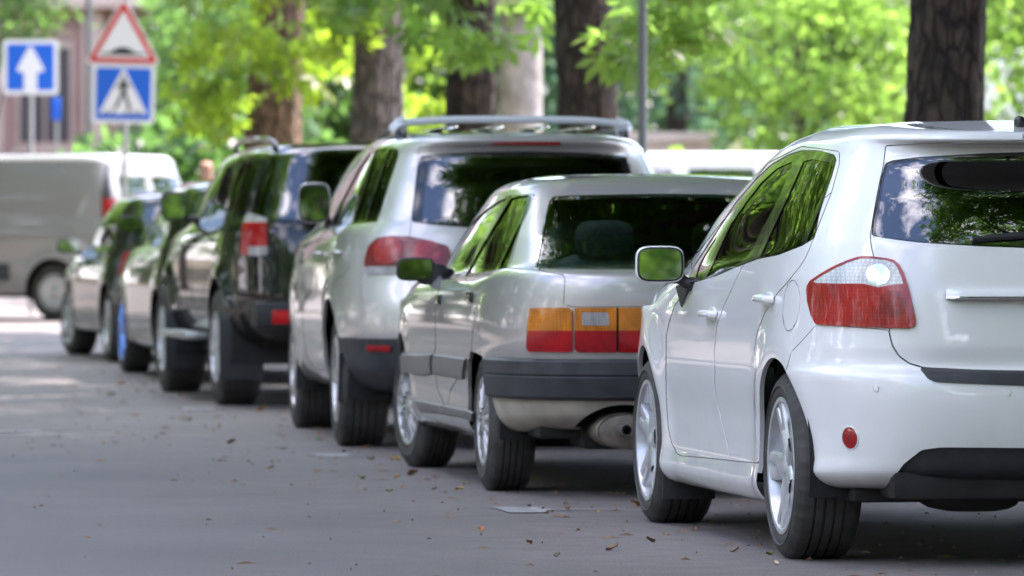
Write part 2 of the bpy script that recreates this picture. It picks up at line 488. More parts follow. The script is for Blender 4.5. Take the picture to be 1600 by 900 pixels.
class Car:
    def __init__(self, name, label, cat, axle, heading, rear_x, half_track, base, group='cars parked along the kerb', pitch=0.0):
        """axle: world (X, Y) of the outer face of the rear left wheel; heading in degrees left of +Y"""
        h = math.radians(heading)
        self.F = np.array([-math.sin(h), math.cos(h)]); self.L = np.array([-math.cos(h), -math.sin(h)])
        self.o = np.array(axle) - rear_x * self.F - half_track * self.L
        self.pitch = pitch
        self.z0 = float(gz(axle[1]))- pitch * rear_x
        self.root = empty(name)
        # car axes: x forward, y left, z up
        M = Matrix(((self.F[0], self.L[0], 0, self.o[0]), (self.F[1], self.L[1], 0, self.o[1]), (0, 0, 1, self.z0), (0, 0, 0, 1))) @ Matrix.Rotation(-math.atan(pitch), 4, 'Y')
        self.M = np.array(M)
        self.root.matrix_world = M
        tag(self.root, label, cat, group)
        self.base = base
        self.skirts = []
    def project(self, V):
        W = V @ self.M[:3, :3].T + self.M[:3, 3]
        y, z = W[:, 1], W[:, 2] - CAM_H
        c, s = math.cos(PITCH), math.sin(PITCH)
        dep = y * c - z * s; up = z * c + y * s
        return np.c_[800 + F_PX * W[:, 0] / dep, 450 - F_PX * up / dep]
    def facing(self, V, N):
        W = V @ self.M[:3, :3].T + self.M[:3, 3]; NW = N @ self.M[:3, :3].T
        d = np.array([0, 0, CAM_H]) - W; d /= np.linalg.norm(d, axis=1)[:, None]
        return (NW * d).sum(1)
    # ---- loft
    def loft(self, rows, xm, nR=100, nF=70, bulges=(), step=0.018):
        keys = []
        for r in rows:
            xr, xf, w = r['xr'], r['xf'], max(r['w'], 1e-4)
            ar, af, b, bf = r.get('ar', 4.5), r.get('af', 6.0), r.get('b', 4.5), r.get('bf', 6.0)
            q = np.linspace(0, math.pi / 2, 500)
            def half(x_end, a, bb, n, rev):
                X = np.abs(np.cos(q)) ** (2 / a); Y = np.abs(np.sin(q)) ** (2 / bb)
                x = xm + (x_end - xm) * X; y = w * Y
                d = np.r_[0, np.cumsum(np.hypot(np.diff(x), np.diff(y)))]
                t = np.linspace(0, d[-1], n)
                x, y = np.interp(t, d, x), np.interp(t, d, y)
                return (x[::-1], y[::-1]) if rev else (x, y)
            x1, y1 = half(xr, ar, b, nR, False); x2, y2 = half(xf, af, bf, nF, True)
            x, y = np.r_[x1, x2[1:]], np.r_[y1, y2[1:]]
            z = r['z']
            if not np.isscalar(z):
                zx = np.array(z); zz = np.interp(x, zx[:, 0], zx[:, 1])
                for _ in range(14): zz[1:-1] = 0.25 * zz[:-2] + 0.5 * zz[1:-1] + 0.25 * zz[2:]
            else: zz = np.full_like(x, z)
            if 'taper' in r:      # narrow the flank towards the front or rear: list of (x, factor)
                tp = np.array(r['taper']); y = y * np.interp(x, tp[:, 0], tp[:, 1])
            keys.append(np.c_[x, y, zz])
        sub = [max(2, int(np.median(np.linalg.norm(keys[i + 1] - keys[i], axis=1)) / step) + 1) for i in range(len(keys) - 1)]
        G = catmull(keys, sub)
        G[..., 1] = np.maximum(G[..., 1], 0)
        G[:, 0, 1] = 0; G[:, -1, 1] = 0; G[-1, :, 1] = 0
        for (bx, bz, R, amp, sg) in bulges:
            r_ = np.hypot(G[..., 0] - bx, G[..., 2] - bz)
            k = amp * np.exp(-((r_ - R) / sg) ** 2) * np.clip((G[..., 1] - 0.6) / 0.2, 0, 1)
            G[..., 1] += k
        du = np.gradient(G, axis=1); dv = np.gradient(G, axis=0)
        N = np.cross(du, dv); ln = np.linalg.norm(N, axis=-1, keepdims=True); N = N / np.maximum(ln, 1e-9)
        # outward check at the flank
        if N[len(G) // 3, nR, 1] < 0: N = -N; self.flipT = True
        else: self.flipT = False
        N[:, 0, 1] = 0; N[:, -1, 1] = 0; N[-1] = [0, 0, 1]
        N[-2] = 0.5 * N[-2] + [0, 0, 0.5]
        N /= np.linalg.norm(N, axis=-1, keepdims=True) + 1e-9
        nv, nt = G.shape[:2]
        i = (np.arange(nv - 1)[:, None] * nt + np.arange(nt - 1)[None]).ravel()
        T = np.vstack([np.c_[i, i + 1, i + nt + 1], np.c_[i, i + nt + 1, i + nt]])
        if self.flipT: T = T[:, ::-1]
        V = G.reshape(-1, 3)
        a, b, c = V[T[:, 0]], V[T[:, 1]], V[T[:, 2]]
        ok = np.linalg.norm(np.cross(b - a, c - a), axis=1) > 1e-9
        self.P = Piece(V, N.reshape(-1, 3), T[ok]).compact()
        self.full = self.P
    # ---- regions
    def pix(self, poly, smooth=False, grow=0.0, xmin=None, xmax=None, zmin=None, zmax=None, minf=0.0, ymin=None):
        poly = smooth_poly(poly) if smooth else np.array(poly, float)
        def f(P):
            d = sdf_poly(self.project(P.V), poly) - grow
            bad = self.facing(P.V, P.N) < minf
            d = np.where(bad, np.maximum(d, 3.0), d)
            S = 300.0
            for lim, ax, sg in ((xmin, 0, -1), (xmax, 0, 1), (zmin, 2, -1), (zmax, 2, 1), (ymin, 1, -1)):
                if lim is not None: d = np.maximum(d, sg * (P.V[:, ax] - lim) * S)
            return d
        return f
    def loc(self, poly, axes=(0, 2), smooth=False, cond=None, grow=0.0):
        poly = smooth_poly(poly) if smooth else np.array(poly, float)
        def f(P):
            d = sdf_poly(P.V[:, list(axes)], poly) - grow
            if cond is not None: d = np.maximum(d, cond(P))
            return d
        return f
    def circle(self, x, z, r, ymin=0.45, sx=1.0):
        return lambda P: np.maximum(np.hypot((P.V[:, 0] - x) / sx, np.maximum(P.V[:, 2] - z, 0)) - r, (ymin - P.V[:, 1]))
    def take(self, f, lip=0.0, zlow=None):
        ins, self.P = split(self.P, f(self.P))
        if ins is not None and lip: self.skirts.append(ins.skirt(lip, flip=True, zlow=zlow))
        return ins
    def hit(self, px, py, src=None, xmax=None):
        P = src or self.full
        q = self.project(P.V); d = np.hypot(q[:, 0] - px, q[:, 1] - py) + np.where(self.facing(P.V, P.N) < 0.01, 1e5, 0)
        if xmax is not None: d = d + np.where(P.V[:, 0] > xmax, 1e5, 0)
        k = np.argsort(d)[:4]; w = 1 / (d[k] + 0.3); w /= w.sum()
        n = (P.N[k] * w[:, None]).sum(0)
        return (P.V[k] * w[:, None]).sum(0), n / np.linalg.norm(n)
    # ---- output
    def emit(self, name, pieces, mat, parent=None, centre=False, both=True):
        """link a part; centred parts are mirrored into one mesh, sided ones become two objects"""
        p = join_pieces(pieces)
        if p is None: return (None, None)
        if name.endswith('door') and isinstance(pieces, list):
            isl = islands(pieces[0])
            if len(isl) > 1 and len(isl[1].T) > 3:
                for q in isl[1:]:
                    if len(q.T) > 3: self.emit('door_frame', [q], mat, parent, centre, both)
                p = join_pieces([isl[0], isl[0].skirt(0.01)])
        W = np.array([1, -1, 1.0])
        r = Piece(p.V * W, p.N * W, p.T[:, ::-1])
        parent = parent if parent is not None else self.root
        if centre:
            j = join_pieces([p, r])
            return mesh_obj(name, j.V, j.T, mat, parent, N=j.N)
        pl, pr = parent if isinstance(parent, tuple) else (parent, parent)
        a = mesh_obj(name, p.V, p.T, mat, pl, N=p.N)
        b = mesh_obj(name, r.V, r.T, mat, pr, N=r.N) if both else None
        return (a, b)
    def sided(self, name, mb, mat, parent=None, smooth=True, angle=35, both=True):
        """a simple shape on the left flank and its mirror image on the right"""
        parent = parent if parent is not None else self.root
        pl, pr = parent if isinstance(parent, tuple) else (parent, parent)
        a = mb.build(name, mat, pl, smooth, angle)
        if not both: return (a, None)
        m2 = MB(); m2.v = [(x, -y, z) for x, y, z in mb.v]; m2.f = [f[::-1] for f in mb.f]
        return (a, m2.build(name, mat, pr, smooth, angle))
    def body(self, mat):
        b = self.P.skirt(0.04)
        return self.emit('body', [self.P] + self.skirts, mat, centre=True)
    def frame_at(self, P, n):
        """surface frame: e1 along the flank, e2 up, n out"""
        e1 = np.cross([0, 0, 1.0], n); e1 /= np.linalg.norm(e1) + 1e-9
        return np.c_[e1, np.cross(n, e1), n]

# ------------------------------------------------------------------ wheels
def tyre_mesh(R, W, r_rim, n=96, ribs=4, sipes=True):
    """tyre turned about the y axis, outer face at y = 0, tread from y = -W to 0; grooves round the tread"""
    hw = W / 2
    prof = [(r_rim - 0.006, -0.012), (r_rim + 0.004, -0.003), (r_rim + 0.018, 0.004), (r_rim + 0.035, 0.003)]
    rs = R - 0.014
    k = (rs - r_rim)
    prof += [(r_rim + 0.50 * k, 0.007), (r_rim + 0.52 * k, 0.0085), (r_rim + 0.56 * k, 0.0085), (r_rim + 0.58 * k, 0.006),
             (r_rim + 0.8 * k, 0.0015), (r_rim + 0.93 * k, -0.007), (rs + 0.004, -0.015)]
    y0, y1 = -0.024, -W + 0.024
    ys = np.linspace(y0, y1, ribs + 2)
    gw = 0.0045
    for i, y in enumerate(ys):
        cr_ = R - 0.005 * ((y + hw) / hw) ** 2
        if i == 0 or i == len(ys) - 1: prof.append((cr_ - 0.001, y)); continue
        prof += [(cr_, y + gw), (cr_ - 0.008, y + gw * 0.7), (cr_ - 0.008, y - gw * 0.7), (cr_, y - gw)]
    back = [(r, -W - h) for r, h in prof[:11][::-1]]
    prof += back
    mb = MB()
    m = len(prof); V = []
    shoulder = {9, 10, 11}
    for i in range(n):
        a = 2 * math.pi * i / n
        for j, (r, h) in enumerate(prof):
            rr = r
            if sipes and (i % 3 == 0):
                if j in shoulder or (m - 1 - j) in shoulder: rr = r - 0.006
                elif 11 < j < m - 12 : rr = r - 0.0025
            V.append((rr * math.cos(a), h, rr * math.sin(a)))
    F = [(i * m + j, i * m + j + 1, ((i + 1) % n) * m + j + 1, ((i + 1) % n) * m + j) for i in range(n) for j in range(m - 1)]
    mb.add(V, F)
    return mb

def spoke_block(mb, a, r0, r1, w0, w1, y0, y1, th, twist=0.0, crown=0.008, n=7):
    """one spoke from radius r0 to r1 at angle a: widths w0 to w1, face at y0 to y1, rounded face"""
    for_face = []
    R = np.array([[math.cos(a), 0, -math.sin(a)], [0, 1, 0], [math.sin(a), 0, math.cos(a)]])
    V = []
    for i in range(n):
        t = i / (n - 1); r = r0 + (r1 - r0) * t
        w = w0 + (w1 - w0) * t; y = y0 + (y1 - y0) * (t ** 1.5); off = twist * t
        for s, dy in ((-1, -th), (-0.98, -0.006), (-0.7, crown * 0.6), (0, crown), (0.7, crown * 0.6), (0.98, -0.006), (1, -th)):
            V.append(R @ np.array([r, y + dy, off + s * w / 2]))
    m = 7
    F = [(i * m + j, (i + 1) * m + j, (i + 1) * m + j + 1, i * m + j + 1) for i in range(n - 1) for j in range(m - 1)]
    mb.add(V, F)

def rim_mesh(kind, rr, W):
    """wheel rim of radius rr, outer lip at y = 0"""
    mb = MB()
    lip = [(rr + 0.004, -0.014), (rr + 0.005, 0.001), (rr - 0.002, 0.004), (rr - 0.012, 0.001), (rr - 0.016, -0.012), (rr - 0.03, -0.06), (rr - 0.042, -W + 0.01)]
    mb.lathe(lip, 72)
    if kind == 'five':         # five broad twin-edged spokes
        for k in range(5):
            a = 2 * math.pi * k / 5 + math.pi / 2
            spoke_block(mb, a + 0.0, 0.035, rr - 0.008, 0.075, 0.040, -0.022, -0.006, 0.045, twist=0.032, crown=0.004)
            spoke_block(mb, a - 0.0, 0.035, rr - 0.008, 0.075, 0.040, -0.022, -0.006, 0.045, twist=-0.032, crown=0.004)
            spoke_block(mb, a, 0.03, rr * 0.52, 0.085, 0.07, -0.017, -0.012, 0.03, crown=0.006)
        mb.lathe([(0.001, -0.004), (0.022, -0.005), (0.032, -0.010), (0.05, -0.02), (0.062, -0.04), (0.06, -0.09)], 40)
        for k in range(5):
            a = 2 * math.pi * (k + 0.5) / 5 + math.pi / 2
            mb.lathe([(0.001, -0.022), (0.010, -0.023), (0.010, -0.05)], 12, c=(0.052 * math.cos(a), 0, 0.052 * math.sin(a)))
    elif kind == 'multi':      # fifteen thin blades
        for k in range(15):
            a = 2 * math.pi * k / 15
            spoke_block(mb, a, 0.07, rr - 0.01, 0.022, 0.017, 0.002, -0.004, 0.03, crown=0.004, n=5)
        mb.lathe([(0.001, 0.004), (0.04, 0.004), (0.055, -0.004), (0.065, -0.008), (0.08, 0.0), (0.085, -0.03)], 40)
        mb.lathe([(rr - 0.012, -0.05), (0.08, -0.055)], 40)
    elif kind == 'wide':       # five wide flat spokes
        for k in range(5):
            a = 2 * math.pi * k / 5 + 0.4
            spoke_block(mb, a, 0.04, rr - 0.008, 0.09, 0.085, -0.012, -0.004, 0.04, crown=0.008)
        mb.lathe([(0.001, 0.0), (0.035, -0.001), (0.06, -0.010), (0.075, -0.03), (0.07, -0.09)], 36)
    elif kind == 'six':
        for k in range(6):
            a = 2 * math.pi * k / 6 + 0.2
            spoke_block(mb, a, 0.04, rr - 0.008, 0.07, 0.075, 0.0, -0.004, 0.04, crown=0.007)
        mb.lathe([(0.001, 0.014), (0.04, 0.012), (0.055, 0.0), (0.085, -0.012), (0.08, -0.08)], 36)
    else:                      # pressed steel disc with cover
        mb.lathe([(0.001, 0.005), (0.05, 0.004), (0.07, -0.01), (0.11, -0.014), (0.14, 0.0), (rr - 0.03, -0.006), (rr - 0.012, -0.02)], 48)
    return mb

def add_wheels(car, xr, xf, R, W, rr, ytrack, rim='five', rim_mat='alloy', steer=0.0, tyre_mat='rubber', n=96, brake=True, spin=0.0):
    rng_ = random.Random(len(rim) + int(R * 1000))
    tm = rmm = None
    res = []
    for (x, s) in ((xr, 1), (xf, 1), (xr, -1), (xf, -1)):
        w = empty('wheel', (x, s * ytrack, R - 0.006), 0.0, car.root)
        st = math.radians(steer) if x == xf else 0.0
        rz = st if s > 0 else math.pi + st
        w.rotation_euler = (0, 0, rz)
        if tm is None:
            a = tyre_mesh(R, W, rr, n).build('tyre', tyre_mat, w, angle=40); tm = a.data
            b = rim_mesh(rim, rr, W).build('rim', rim_mat, w, angle=40); rmm = b.data
            c = MB().lathe([(rr * 0.70, -0.095), (rr * 0.72, -0.10), (rr * 0.72, -0.12), (0.03, -0.125), (0.03, -0.10), (rr * 0.7, -0.095)], 40).build('brake_disc', 'muffler_steel', w); dm = c.data
        else:
            for nm, me in (('tyre', tm), ('rim', rmm), ('brake_disc', dm)):
                o = bpy.data.objects.new(nm, me); COL.objects.link(o); o.parent = w
        for ch in w.children:
            if ch.name.split('.')[0] == 'rim': ch.rotation_euler = (0, spin + (1.1 if x == xf else 0.35) + (0.5 if s < 0 else 0), 0)
        res.append(w)
    return res

def wheel_wells(car, spots, R, y0=0.42, y1=0.84):
    for (x, z) in spots:
        mb = MB()
        A = np.linspace(-0.25, math.pi + 0.25, 22)
        V = [(x + R * math.cos(a), y, z + R * math.sin(a)) for y in (y1, y0) for a in A] + [(x, y0, z)]
        n = len(A)
        F = [(i, i + 1, n + i + 1, n + i) for i in range(n - 1)] + [(n + i, n + i + 1, 2 * n) for i in range(n - 1)]
        mb.add(V, F)
        car.sided('wheel_well', mb, 'underbody')

def cabin(car, xs_front, xs_rear, zs, w, mat='seat_fabric', wheel_side=1, floor=(0.5, 3.2)):
    """seats with headrests, dashboard, steering wheel"""
    for x, n_, hw in ((xs_front, 2, 0.24), (xs_rear, 2, 0.30)):
        for s in (1, -1):
            y = s * w * 0.48
            seat = MB().sq((x + 0.25, y, zs), (0.27, hw, 0.10), 0.5, 16, 9).build('seat', mat, car.root)
            tilt = rot('Y', -0.32)
            MB().sq((x - 0.06, y, zs + 0.30), (0.075, hw * 0.95, 0.33), 0.55, 16, 11, R=tilt).build('backrest', mat, seat)
            hr = MB().sq((x - 0.19, y, zs + 0.68), (0.05, 0.13, 0.085), 0.55, 14, 9, R=tilt)
            for q in (-0.05, 0.05): hr.tube([(x - 0.15, y + q, zs + 0.52), (x - 0.18, y + q, zs + 0.64)], 0.006, 6)
            hr.build('headrest', mat, seat)
    xd = xs_front + 0.82
    MB().sq((xd, 0, zs + 0.22), (0.22, w * 0.86, 0.16), 0.4, 20, 9).build('dashboard', 'cabin_trim', car.root)
    A = np.linspace(0, 2 * math.pi, 25)
    R = rot('Y', -0.45)
    ring = [R @ np.array([0, 0.18 * math.cos(a), 0.18 * math.sin(a)]) + np.array([xd - 0.3, w * 0.46, zs + 0.32]) for a in A]
    MB().tube(ring, 0.013, 7, cap=False).build('steering_wheel', 'cabin_trim', car.root)
    MB().box(((floor[0] + floor[1]) / 2, 0, 0.33), (floor[1] - floor[0], 1.3, 0.05)).build('cabin_floor', 'cabin_trim', car.root)

def wing_mirror(car, px, py, wpx, hpx, foot, housing, depth=0.11, yaw=0.0, e=0.45, arm=True, both=True, y_out=None):
    """door mirror: housing centred on the line of sight at the given lateral offset; foot: local point on the door"""
    f = np.array(foot)
    # place the housing at the same station as its foot, out to the side
    q0 = car.project(f[None])[0]
    s = np.linalg.norm(car.project((f + [0, 0, 0.1])[None])[0] - q0) / 0.1
    yv = (car.project((f + [0, 0.1, 0])[None])[0] - q0) / 0.1
    zv = (car.project((f + [0, 0, 0.1])[None])[0] - q0) / 0.1
    dxy = np.linalg.solve(np.c_[yv, zv], np.array([px, py]) - q0)
    c = f + np.array([0.0, dxy[0], dxy[1]])
    hw, hh = wpx / s / 2, hpx / s / 2
    R = rot('Z', -0.12)
    mb = MB().sq((0, 0, 0), (depth, hw, hh), e, 28, 16, e2=0.5)
    V = np.array(mb.v); V[:, 0] = np.where(V[:, 0] < 0, V[:, 0] * 0.22, V[:, 0])
    V = V @ R.T + c; mb.v = [tuple(v) for v in V]
    H = car.sided('wing_mirror', mb, housing, both=both)
    g = MB()
    A_ = np.linspace(0, 2 * math.pi, 48, endpoint=False)
    f_ = lambda w_, k_: np.sign(w_) * np.abs(w_) ** k_
    oy, oz = hw * 0.86 * f_(np.cos(A_), e), hh * 0.83 * f_(np.sin(A_), e)
    Rg = R @ rot('Y', 0.045)
    V = np.array([(0.0, y_, z_) for y_, z_ in zip(oy, oz)] + [(0.004, y_, z_) for y_, z_ in zip(oy, oz)]) @ Rg.T + c + R @ np.array([-depth * 0.22 - 0.005, 0, 0])
    g.add(V, [tuple(range(48)), tuple(range(95, 47, -1))] + [(i, 48 + i, 48 + (i + 1) % 48, (i + 1) % 48) for i in range(48)])
    car.sided('mirror_glass', g, 'mirror_glass', H, both=both, smooth=False)
    b = MB().sq((0, 0, 0), (0.006, hw * 0.95, hh * 0.93), e, 28, 16, e2=0.5)
    V = np.array(b.v) @ R.T + c + R @ np.array([-depth * 0.22 + 0.004, 0, 0]); b.v = [tuple(v) for v in V]
    car.sided('mirror_rim', b, 'black_plastic', H, both=both)
    if arm:
        e0 = c + np.array([0.02, -hw * 0.85, -hh * 0.75])
        t = MB().tube([e0 + [0, 0.05, 0.0], e0, (e0 + f) / 2 + [0, 0, -0.01], f + [0, -0.01, -0.01]], [0.018, 0.022, 0.022, 0.03], 10)
        car.sided('mirror_arm', t, 'black_plastic', H, both=both)
    return H, c
# ------------------------------------------------------------------ setting
def at(px, py, d):
    """world point seen at photo pixel (px, py) at distance d"""
    return np.array([(px - 800) * d / F_PX, d, CAM_H - (py - HORIZON) * d / F_PX])

def kerb_x(y): return 3.15 - 0.155 * (np.asarray(y, float) - 18.5)

def ground_material():
    m = bpy.data.materials.new('asphalt'); m.use_nodes = True
    n, l = m.node_tree.nodes, m.node_tree.links
    b = n['Principled BSDF']; b.inputs['Roughness'].default_value = 0.62; b.inputs['Specular IOR Level'].default_value = 0.4
    t = n.new('ShaderNodeTexCoord')
    def noise(scale, detail=6, rough=0.55):
        z = n.new('ShaderNodeTexNoise'); z.inputs['Scale'].default_value = scale; z.inputs['Detail'].default_value = detail
        z.inputs['Roughness'].default_value = rough; l.new(t.outputs['Object'], z.inputs['Vector']); return z.outputs['Fac']
    def ramp(src, p0, p1, c0, c1):
        r = n.new('ShaderNodeValToRGB'); r.color_ramp.elements[0].position = p0; r.color_ramp.elements[1].position = p1
        r.color_ramp.elements[0].color = (*c0, 1); r.color_ramp.elements[1].color = (*c1, 1); l.new(src, r.inputs[0]); return r.outputs[0]
    def mixc(f, a, b_):
        x = n.new('ShaderNodeMixRGB')
        for i, v in ((0, f), (1, a), (2, b_)):
            if isinstance(v, (tuple, float)): x.inputs[i].default_value = v
            else: l.new(v, x.inputs[i])
        return x.outputs[0]
    base = ramp(noise(0.8, 8), 0.3, 0.7, (0.103, 0.089, 0.087), (0.136, 0.120, 0.115))
    # dusty brown strip along the parked cars, lightened for bounced light there: distance from the kerb line with a ragged edge
    sx = n.new('ShaderNodeSeparateXYZ'); l.new(t.outputs['Object'], sx.inputs[0])
    def math_(op, a, b_):
        x = n.new('ShaderNodeMath'); x.operation = op
        for i, v in ((0, a), (1, b_)):
            if isinstance(v, (int, float)): x.inputs[i].default_value = v
            else: l.new(v, x.inputs[i])
        return x.outputs[0]
    dist = math_('ADD', sx.outputs['X'], math_('MULTIPLY', sx.outputs['Y'], 0.155))      # across-road coordinate
    dist = math_('ADD', dist, math_('MULTIPLY', math_('SUBTRACT', noise(0.9, 5), 0.5), 1.8))
    f = n.new('ShaderNodeMapRange'); f.inputs['From Min'].default_value = 1.6; f.inputs['From Max'].default_value = 3.6; f.clamp = True
    l.new(dist, f.inputs[0])
    dirt = ramp(noise(5, 8), 0.3, 0.75, (0.185, 0.158, 0.148), (0.265, 0.228, 0.212))
    col = mixc(f.outputs[0], base, dirt)
    # stone grain, dark specks, pale specks
    col = mixc(ramp(noise(110, 3, 0.7), 0.36, 0.62, (0.7,) * 3, (0.0,) * 3), col, (0.045, 0.043, 0.042, 1))
    col = mixc(ramp(noise(75, 3, 0.7), 0.60, 0.72, (0,) * 3, (0.6,) * 3), col, (0.26, 0.25, 0.235, 1))
    v = n.new('ShaderNodeTexVoronoi'); v.inputs['Scale'].default_value = 5.0; l.new(t.outputs['Object'], v.inputs['Vector'])
    col = mixc(ramp(v.outputs['Distance'], 0.018, 0.032, (0.7,) * 3, (0,) * 3), col, (0.03, 0.026, 0.022, 1))
    # broad stains
    col = mixc(ramp(noise(0.35, 5), 0.52, 0.7, (0,) * 3, (0.18,) * 3), col, (0.065, 0.062, 0.062, 1))
    l.new(col, b.inputs['Base Color'])
    bp = n.new('ShaderNodeBump'); bp.inputs['Strength'].default_value = 0.5; bp.inputs['Distance'].default_value = 0.006
    l.new(noise(170, 4, 0.7), bp.inputs['Height']); l.new(bp.outputs[0], b.inputs['Normal'])
    MATS['asphalt'] = m

ground_material()
noisy(principled('earth', (0.11, 0.085, 0.06), 0.9), 2.0, 0.4, bump=0.4, bump_scale=30, dist=0.02)
noisy(principled('paving', (0.26, 0.21, 0.185), 0.85), 3.0, 0.25, bump=0.3, bump_scale=60, dist=0.004)
noisy(principled('kerb_stone', (0.27, 0.255, 0.24), 0.85), 6.0, 0.3, bump=0.3, bump_scale=70, dist=0.004)
noisy(principled('road_paint', (0.27, 0.265, 0.26), 0.7), 14, 0.45, rough_amt=0.1, dark=(0.14, 0.135, 0.135))
def bark_material(name, hi, lo):
    m = principled(name, hi, 0.93); n, l = m.node_tree.nodes, m.node_tree.links; b_ = n['Principled BSDF']
    t = n.new('ShaderNodeTexCoord'); mp_ = n.new('ShaderNodeMapping'); mp_.inputs['Scale'].default_value = (1, 1, 0.32); l.new(t.outputs['Object'], mp_.inputs[0])
    wz = n.new('ShaderNodeTexNoise'); wz.inputs['Scale'].default_value = 5; wz.inputs['Detail'].default_value = 6; l.new(mp_.outputs[0], wz.inputs['Vector'])
    mxv = n.new('ShaderNodeMixRGB'); mxv.inputs[0].default_value = 0.12; l.new(mp_.outputs[0], mxv.inputs[1]); l.new(wz.outputs['Color'], mxv.inputs[2])
    v = n.new('ShaderNodeTexVoronoi'); v.feature = 'DISTANCE_TO_EDGE'; v.inputs['Scale'].default_value = 15; l.new(mxv.outputs[0], v.inputs['Vector'])
    r1 = n.new('ShaderNodeValToRGB'); r1.color_ramp.elements[0].position = 0.0; r1.color_ramp.elements[1].position = 0.16; l.new(v.outputs['Distance'], r1.inputs[0])
    z = n.new('ShaderNodeTexNoise'); z.inputs['Scale'].default_value = 6; z.inputs['Detail'].default_value = 9; z.inputs['Roughness'].default_value = 0.7; l.new(t.outputs['Object'], z.inputs['Vector'])
    r2 = n.new('ShaderNodeValToRGB'); r2.color_ramp.elements[0].position = 0.32; r2.color_ramp.elements[1].position = 0.7
    r2.color_ramp.elements[0].color = (*[(p + q) * 0.35 for p, q in zip(hi, lo)], 1); r2.color_ramp.elements[1].color = (*[p * 1.35 for p in hi], 1); l.new(z.outputs['Fac'], r2.inputs[0])
    mc = n.new('ShaderNodeMixRGB'); mc.inputs[1].default_value = (*lo, 1); l.new(r1.outputs[0], mc.inputs[0]); l.new(r2.outputs[0], mc.inputs[2]); l.new(mc.outputs[0], b_.inputs['Base Color'])
    ad = n.new('ShaderNodeMath'); ad.operation = 'ADD'; l.new(r1.outputs[0], ad.inputs[0]); l.new(z.outputs['Fac'], ad.inputs[1])
    bp = n.new('ShaderNodeBump'); bp.inputs['Strength'].default_value = 0.9; bp.inputs['Distance'].default_value = 0.03; l.new(ad.outputs[0], bp.inputs['Height']); l.new(bp.outputs[0], b_.inputs['Normal'])
bark_material('bark', (0.075, 0.056, 0.042), (0.014, 0.010, 0.008))
bark_material('warm_bark', (0.20, 0.125, 0.075), (0.06, 0.038, 0.024))
bark_material('grey_bark', (0.19, 0.165, 0.145), (0.06, 0.05, 0.042))
noisy(principled('mottled_stone', (0.36, 0.34, 0.32), 0.85), 5, 0.35, bump=0.6, bump_scale=14, dist=0.02, stretch=(1.2, 1.2, 0.7), dark=(0.14, 0.13, 0.115))
noisy(principled('pink_plaster', (0.44, 0.30, 0.275), 0.9), 0.8, 0.15)
noisy(principled('pale_plaster', (0.55, 0.43, 0.37), 0.9), 0.8, 0.12)
noisy(principled('stone_wall', (0.50, 0.42, 0.38), 0.9), 3, 0.2, bump=0.4, bump_scale=12, dist=0.02)
noisy(principled('white_plaster', (0.72, 0.72, 0.74), 0.9), 2, 0.08)
principled('house_glass', (0.10, 0.085, 0.10), 0.1, spec=0.8)
principled('pole_grey', (0.34, 0.34, 0.33), 0.45, 0.5)
principled('pole_dark', (0.16, 0.165, 0.165), 0.45, 0.4)
principled('sign_blue', (0.004, 0.115, 0.62), 0.35, coat=0.4)
principled('sign_white', (0.78, 0.78, 0.79), 0.4, coat=0.3)
principled('sign_red', (0.58, 0.018, 0.025), 0.4, coat=0.3)
principled('sign_black', (0.012, 0.012, 0.012), 0.4)
principled('skin', (0.55, 0.31, 0.24), 0.5)
principled('shirt', (0.30, 0.32, 0.36), 0.8)
principled('trousers', (0.06, 0.065, 0.09), 0.85)

def leaf_material(name, col, trans, var=0.35, tmix=0.5):
    m = bpy.data.materials.new(name); m.use_nodes = True
    n, l = m.node_tree.nodes, m.node_tree.links
    b = n['Principled BSDF']; b.inputs['Roughness'].default_value = 0.42; b.inputs['Specular IOR Level'].default_value = 0.35
    t = n.new('ShaderNodeTexCoord'); z = n.new('ShaderNodeTexNoise'); z.inputs['Scale'].default_value = 0.9; z.inputs['Detail'].default_value = 4
    l.new(t.outputs['Object'], z.inputs['Vector'])
    z2 = n.new('ShaderNodeTexWhiteNoise'); 
    def ramp(c):
        r = n.new('ShaderNodeValToRGB'); r.color_ramp.elements[0].position = 0.3; r.color_ramp.elements[1].position = 0.7
        r.color_ramp.elements[0].color = (*[k * (1 - var) for k in c], 1)
        r.color_ramp.elements[1].color = (min(1, c[0] * (1 + 1.7 * var)), min(1, c[1] * (1 + var)), c[2] * (1 + 0.3 * var), 1)
        l.new(z.outputs['Fac'], r.inputs[0]); return r.outputs[0]
    l.new(ramp(col), b.inputs['Base Color'])
    tr = n.new('ShaderNodeBsdfTranslucent'); l.new(ramp(trans), tr.inputs['Color'])
    ms = n.new('ShaderNodeMixShader'); ms.inputs[0].default_value = tmix
    l.new(b.outputs[0], ms.inputs[1]); l.new(tr.outputs[0], ms.inputs[2]); l.new(ms.outputs[0], n['Material Output'].inputs['Surface'])
    MATS[name] = m

leaf_material('chestnut_leaf', (0.050, 0.118, 0.030), (0.20, 0.43, 0.060))
leaf_material('yellow_leaf', (0.100, 0.145, 0.018), (0.27, 0.49, 0.035), tmix=0.6)
leaf_material('lime_leaf', (0.095, 0.17, 0.035), (0.25, 0.49, 0.09), tmix=0.58)
leaf_material('flower_leaf', (0.35, 0.38, 0.27), (0.5, 0.6, 0.3), tmix=0.4)
leaf_material('deep_leaf', (0.045, 0.10, 0.04), (0.15, 0.34, 0.08))
leaf_material('conifer_leaf', (0.05, 0.11, 0.075), (0.12, 0.27, 0.15), tmix=0.45)
for nm, cc in (('leaf_yellow', (0.42, 0.27, 0.035)), ('leaf_orange', (0.36, 0.14, 0.03)), ('leaf_brown', (0.19, 0.115, 0.065)), ('leaf_green', (0.16, 0.20, 0.03)), ('leaf_pale', (0.42, 0.36, 0.26))):
    noisy(principled(nm, cc, 0.7), 30, 0.35)

